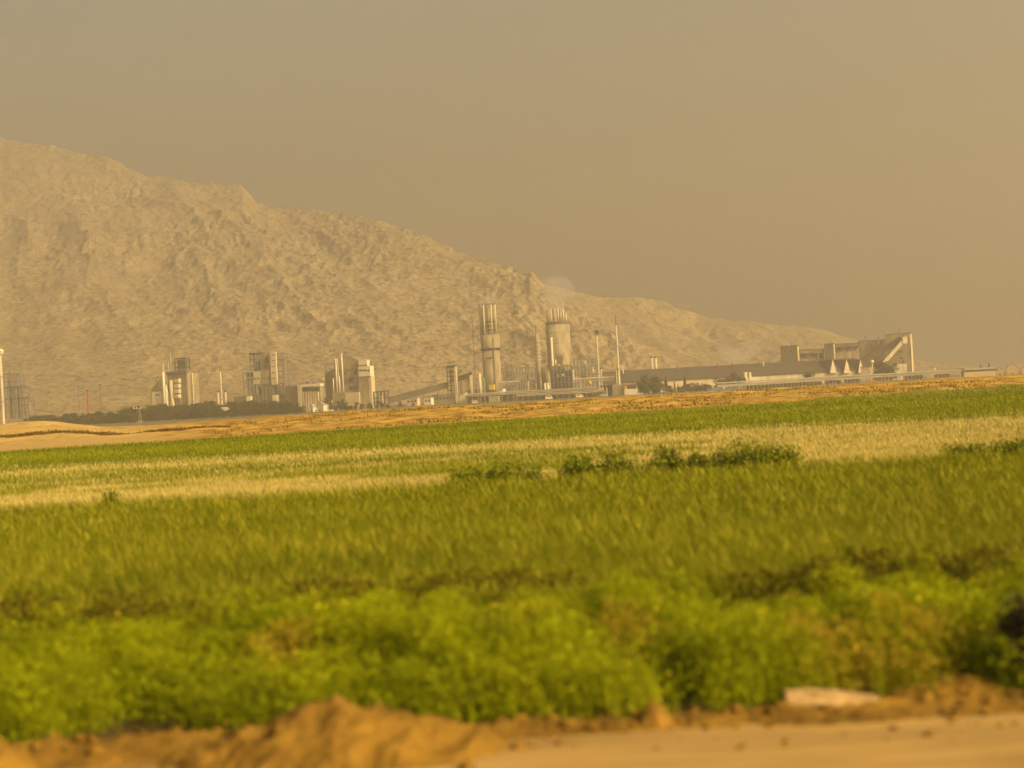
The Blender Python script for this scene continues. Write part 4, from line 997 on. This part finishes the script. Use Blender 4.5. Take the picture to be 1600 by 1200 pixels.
# ---- vehicles and wagons
def vehicle(label, px, py, L, Hh, m, Y=1400, cab=True, yaw=0, group=None, name='parked_van', cat='van'):
    t = Thing(name, label, cat, px, py, Y, yaw, group)
    w = L * t.k / 2; h = max(1.6, Hh * t.k); dz = max(0.0, t.z(px, py))
    t.root.location.z += dz * 0 
    MB().prism([(-w, 0.5), (w, 0.5), (w, h * 0.55), (w * 0.75, h * 0.62), (w * 0.5, h), (-w * 0.95, h), (-w, h * 0.9)], 0, 2.0).build('body', m, t.root)
    MB().box(-w * 0.8, w * 0.5, -0.05, 0.1, h * 0.62, h * 0.88).build('window', 'glass', t.root)
    for q in (-0.6, 0.6): 
        wh = MB(); wh.tube((q * w, -0.12, 0.45), (q * w, 0.25, 0.45), 0.48, n=12); wh.build('wheel', 'rubber', t.root)
    return t
vehicle('white van parked below the long roof, left of the kiosk shadow', 742, 630, 9, 5, 'white', 1440)
vehicle('white van parked in front of the white silos', 858, 622, 11, 6, 'white', 1440)
vehicle('white truck parked below the wide steel frame', 906, 619.5, 11, 6, 'white', 1440)
vehicle('pale car parked in front of the open shed', 943, 618.5, 9, 4.5, 'cream', 1440)
vehicle('white van parked before the dark green trees', 1023, 614.5, 9, 5.5, 'white', 1430)
for i, (px, py) in enumerate(((1108, 606.5), (1118, 606), (1127, 605.4), (1137, 604.8), (1147, 604.2))):
    vehicle('faded blue van in the row parked at the left end of the station canopy', px, py, 8.5, 5, 'blue', 1350, group='blue vans parked by the canopy')
def wagon(label, x0, x1, m, Y=1388):
    xm = (x0 + x1) / 2; py = 601.5 + (xm - 1120) / 385 * -24 + 13
    t = Thing('railway_wagon', label, 'railway wagon', xm, py, Y, 0)
    w = (x1 - x0) / 2 * t.k; h = 3.6
    MB().box(-w, w, 2.5, 5.3, 1.0, h).build('body', m, t.root)
    MB().xprism([(2.4, h + 0.01), (3.9, h + 0.5), (5.4, h + 0.01)], -w, w).build('roof', 'concrete_dark', t.root)
    for q in (-0.7, -0.5, 0.5, 0.7): MB().tube((q * w, 2.5, 0.5), (q * w, 2.7, 0.5), 0.45, n=12).build('wheel', 'rubber', t.root)
    for q in (-0.45, 0.0, 0.45): MB().box(q * w - 0.9, q * w + 0.9, 2.44, 2.55, 1.9, 2.8).build('window', 'glass', t.root)
wagon('rust red wagon standing under the station canopy', 1414, 1428, 'rust')
wagon('faded blue wagon coupled right of the rust red wagon', 1429, 1443, 'blue')
wagon('dark grey wagon under the middle of the station canopy', 1290, 1316, 'concrete_dark')
wagon('green wagon under the station canopy, right of the dark grey one', 1320, 1346, 'green')
wagon('brown wagon under the right end of the station canopy', 1462, 1486, 'ochre')

# ------------------------------------------------------------------ trees
def tree_proto(kind, seed):
    r = np.random.default_rng(seed)
    root = bpy.data.objects.new('tree', None)
    tr = MB()
    if kind == 'conifer':
        tr.tube((0, 0, -0.06), (0, 0, 0.95), 0.022, 0.004, 6)
        n = 900; t = r.random(n) ** 0.75; a = r.random(n) * 6.283
        tier = 0.75 + 0.25 * np.sin(t * 38)
        rad = 0.24 * (1 - t) * tier * np.sqrt(r.random(n)) + 0.01
        P = np.stack([np.cos(a) * rad, np.sin(a) * rad, 0.10 + t * 0.9 - rad * 0.25], -1); sz = 0.055
    else:
        tr.tube((0, 0, -0.06), (0.01, 0, 0.4), 0.035, 0.022, 6)
        P = []
        for i in range(17):
            a = r.random() * 6.283; e = r.random() ** 1.25; rad = 0.29 * math.sqrt(r.random())
            c = np.array([math.cos(a) * rad, math.sin(a) * rad, 0.20 + 0.64 * e])
            tr.tube((0.01, 0, 0.28), c, 0.012, 0.004, 4)
            q = r.normal(size=(95, 3)); q /= np.linalg.norm(q, axis=1)[:, None]
            P.append(c + q * (0.13 + 0.07 * r.random()) * (r.random((95, 1)) ** 0.4))
        P = np.concatenate(P); sz = 0.065
    global rng
    keep_ = rng; rng = r; v, f = leaves(P, sz, 1.5); rng = keep_
    crown = np_mesh('crown', v, f, 4, M['conifer' if kind == 'conifer' else ('leaf_a' if seed % 2 else 'leaf_b')]); crown.parent = root
    tr.build('trunk', 'bark', root)
    return root
protos = {'round': [tree_proto('round', s) for s in (1, 2, 3, 4)], 'conifer': [tree_proto('conifer', 5), tree_proto('conifer', 6)]}
used = set()
def plant(kind, px, ytop, ybase, Y, label, group, width=1.0, name=None):
    pr = rnd.choice(protos[kind])
    if pr in used:
        o = pr.copy()
        kids = [(c, c.copy()) for c in pr.children]
        for _, c in kids: C.objects.link(c); c.parent = o
    else: o = pr; used.add(pr)
    C.objects.link(o)
    p = at(px, ybase, Y); g = float(gz(p.x, Y)); h = (at(px, ytop, Y).z - g) * (1.05 if kind == 'conifer' else 1.14); width *= 1.0 if kind == 'conifer' else 1.45 if px < 480 else 1.08
    o.name = name or ('conifer_tree' if kind == 'conifer' else 'broadleaf_tree')
    o.location = (p.x, Y, g); o.rotation_euler = (0, 0, rnd.random() * 6.28)
    o.scale = (h * width, h * width, h)
    tag(o, label, 'tree', group)
    return o
def topline(px): return np.interp(px, [45, 70, 95, 120, 170, 200, 225, 260, 300, 312, 330, 350, 372, 420, 455, 470, 480], [655, 648, 650, 646, 645, 638, 635, 634, 634, 628, 630, 632, 628, 627, 627, 633, 640])
x = 44
while x < 118:
    plant('round', x, topline(x) + rnd.uniform(-1, 2), 660, 1480 + rnd.uniform(-20, 20), 'small tree in the sparse row left of the dense tree belt', 'sparse tree row at left', rnd.uniform(0.8, 1.1)); x += rnd.uniform(6, 9)
for row in range(2):
    x = 120 + row * 4
    while x < 474:
        plant('round', x, topline(x) + rnd.uniform(-2, 3) + row * 7, 662, 1440 - row * 50 + rnd.uniform(-15, 15), 'dark green tree in the dense belt in front of the left factory blocks', 'dense tree belt before the factory', rnd.uniform(0.85, 1.2)); x += rnd.uniform(7, 11)
for x, y in ((517, 622), (533, 623), (541, 628), (556, 629), (566, 630), (578, 629), (590, 627), (598, 629), (606, 630), (626, 628), (646, 629), (494, 640), (523, 634), (549, 634)):
    plant('round', x, y, 645, 1470 + rnd.uniform(-15, 15), 'dark tree in the thin row below the four-stack hall', 'thin tree row below the four-stack hall', 1.0)
for x, y, w in ((1007, 588, .9), (1014, 585, 1.0), (1022, 589, .9), (1030, 592, .9)):
    plant('round', x, y, 617, 1430 + rnd.uniform(-10, 10), 'tall dark tree in the clump right of the yellow and white cabin', 'tree clump right of the cabin', w)
for x, y, w in ((1041, 590.5, 1.1), (1054.5, 597, .9), (1070.5, 589, 1.0), (1060, 600, 1.0)):
    plant('conifer', x, y, 613, 1430 + rnd.uniform(-10, 10), 'pointed dark conifer in front of the long hall', 'conifers in front of the long hall', w)
for x, y in ((1078, 598), (1086, 599), (1094, 598), (1101, 601), (1107, 600), (1048, 603), (1064, 603)):
    plant('round', x, y, 612, 1430, 'low round tree between the conifers and the blue vans', 'low trees in front of the long hall', 1.25)
for x, y in ((1124, 590), (1140, 588), (1146, 584.5), (1153, 590), (1159, 591)):
    plant('round', x, y, 606, 1500, 'dark tree beside the left white silo before the hall wall', 'trees left of the white silos', 0.95)
for x, y in ((1377, 568), (1384, 566), (1391, 568)):
    plant('round', x, y, 586, 1540, 'dark tree at the foot of the bright conveyor', 'trees at the foot of the bright conveyor', 1.2)
for x, y in ((1258, 584), (1268, 584)):
    plant('round', x, y, 598, 1500, 'low dark tree against the long hall roof left of the gables', 'low trees left of the gables', 1.3)
for x, y in ((1533, 570), (1546, 568)):
    plant('conifer', x, y, 586, 1500, 'tiny dark treetop above the boundary wall', 'treetops above the boundary wall', 1.0)

# ------------------------------------------------------------------ smoke
def vol_mat(name, col, dens, an=0.0):
    m = bpy.data.materials.new(name); m.use_nodes = True; N = m.node_tree.nodes; N.clear()
    o = N.new('ShaderNodeOutputMaterial'); v = N.new('ShaderNodeVolumePrincipled')
    v.inputs['Color'].default_value = (*col, 1); v.inputs['Density'].default_value = dens; v.inputs['Anisotropy'].default_value = an
    m.node_tree.links.new(v.outputs[0], o.inputs['Volume']); return m
M['steam'] = vol_mat('thin_steam', (0.95, 0.92, 0.84), 0.018)
def plume(label, puffs, Y):
    bm = bmesh.new()
    for px, py, rx_, ry_ in puffs:
        p = at(px, py, Y); k = Y / F
        bmesh.ops.create_icosphere(bm, subdivisions=3, radius=1, matrix=Matrix.Translation(p) @ Matrix.Diagonal((rx_ * k, rx_ * k, ry_ * k, 1)))
    for v in bm.verts:
        d = float(fbm(v.co.x / 7, v.co.z / 7, 3, 50)) * 4; v.co += Vector((d, d * 0.4, d * 0.5))
    me = bpy.data.meshes.new('steam_plume'); bm.to_mesh(me); bm.free(); me.materials.append(M['steam'])
    o = bpy.data.objects.new('steam_plume', me); C.objects.link(o)
    tag(o, label, kind='stuff')
plume('thin pale steam drifting off the pipes of the broad tower', [(872, 470, 17, 15), (866, 462, 20, 20), (872, 452, 26, 22), (860, 448, 20, 16), (882, 458, 16, 18)], 1660)
plume('faint wisp of steam over the slender column', [(838, 490, 2.5, 12), (835, 472, 3.5, 14)], 1660)
plume('faint steam over the first tower pipes', [(765, 467, 14, 7)], 1660)
plume('thin grey smoke rising behind the long hall', [(1150, 556, 26, 13), (1172, 548, 18, 10), (1135, 548, 15, 10)], 1760)

# ------------------------------------------------------------------ haze, sky and sun
HZ_D, HZ_C, HZ_G = 0.00037, (0.76, 0.735, 0.65), 0.55
M['haze'] = vol_mat('dusty_air', HZ_C, HZ_D, HZ_G)
MB().box(-6500, 6500, -80, 9100, -16, 930).build('haze', 'haze')
tag(bpy.data.objects['haze'], 'dusty tan air over the plain', kind='stuff')
SUN_AZ, SUN_EL = 51.0, 27.0     # degrees from straight behind the camera round to its right; height
az = R(SUN_AZ); el = R(SUN_EL)
to_sun = Vector((math.sin(az) * math.cos(el), -math.cos(az) * math.cos(el), math.sin(el)))
sun_d = bpy.data.lights.new('sun', 'SUN'); sun_d.energy = 4.5; sun_d.angle = R(0.5); sun_d.color = (1.0, 0.84, 0.54)
sun = bpy.data.objects.new('sun', sun_d); C.objects.link(sun); sun.location = (50, -50, 100)
sun.rotation_euler = to_sun.to_track_quat('Z', 'Y').to_euler()
w = bpy.data.worlds.new('World'); sc.world = w; w.use_nodes = True
N = w.node_tree.nodes; L = w.node_tree.links
bg = N['Background']; bg.inputs['Strength'].default_value = 0.15
sk = N.new('ShaderNodeTexSky'); sk.sky_type = 'NISHITA'; sk.sun_disc = False
sk.sun_elevation = el; sk.sun_rotation = math.atan2(to_sun.x, to_sun.y)
sk.dust_density = 8; sk.air_density = 1.0; sk.ozone_density = 1.0
dust = N.new('ShaderNodeMix'); dust.data_type = 'RGBA'; dust.blend_type = 'MULTIPLY'; dust.inputs[0].default_value = 1
dust.inputs[7].default_value = (1.0, 0.77, 0.475, 1)
wtc = N.new('ShaderNodeTexCoord'); wmp = N.new('ShaderNodeMapping'); wmp.inputs['Scale'].default_value = (1.5, 1.5, 5)
wn = N.new('ShaderNodeTexNoise'); wn.inputs['Scale'].default_value = 2.2; wn.inputs['Detail'].default_value = 4
wr = N.new('ShaderNodeMapRange'); wr.inputs['From Min'].default_value = 0.3; wr.inputs['From Max'].default_value = 0.7; wr.inputs['To Min'].default_value = 0.92; wr.inputs['To Max'].default_value = 1.08
wm = N.new('ShaderNodeMix'); wm.data_type = 'RGBA'; wm.blend_type = 'MULTIPLY'; wm.inputs[0].default_value = 1
L.new(wtc.outputs['Generated'], wmp.inputs[0]); L.new(wmp.outputs[0], wn.inputs['Vector']); L.new(wn.outputs['Fac'], wr.inputs['Value'])
L.new(sk.outputs[0], wm.inputs[6]); L.new(wr.outputs[0], wm.inputs[7]); L.new(wm.outputs[2], dust.inputs[6]); L.new(dust.outputs[2], bg.inputs['Color'])
sc.view_settings.view_transform = 'Standard'; sc.view_settings.look = 'None'; sc.view_settings.exposure = 0.6; sc.view_settings.gamma = 1
sc.cycles.volume_bounces = 1; sc.cycles.max_bounces = 6; sc.cycles.diffuse_bounces = 3; sc.cycles.transparent_max_bounces = 16
sc.cycles.use_denoising = True
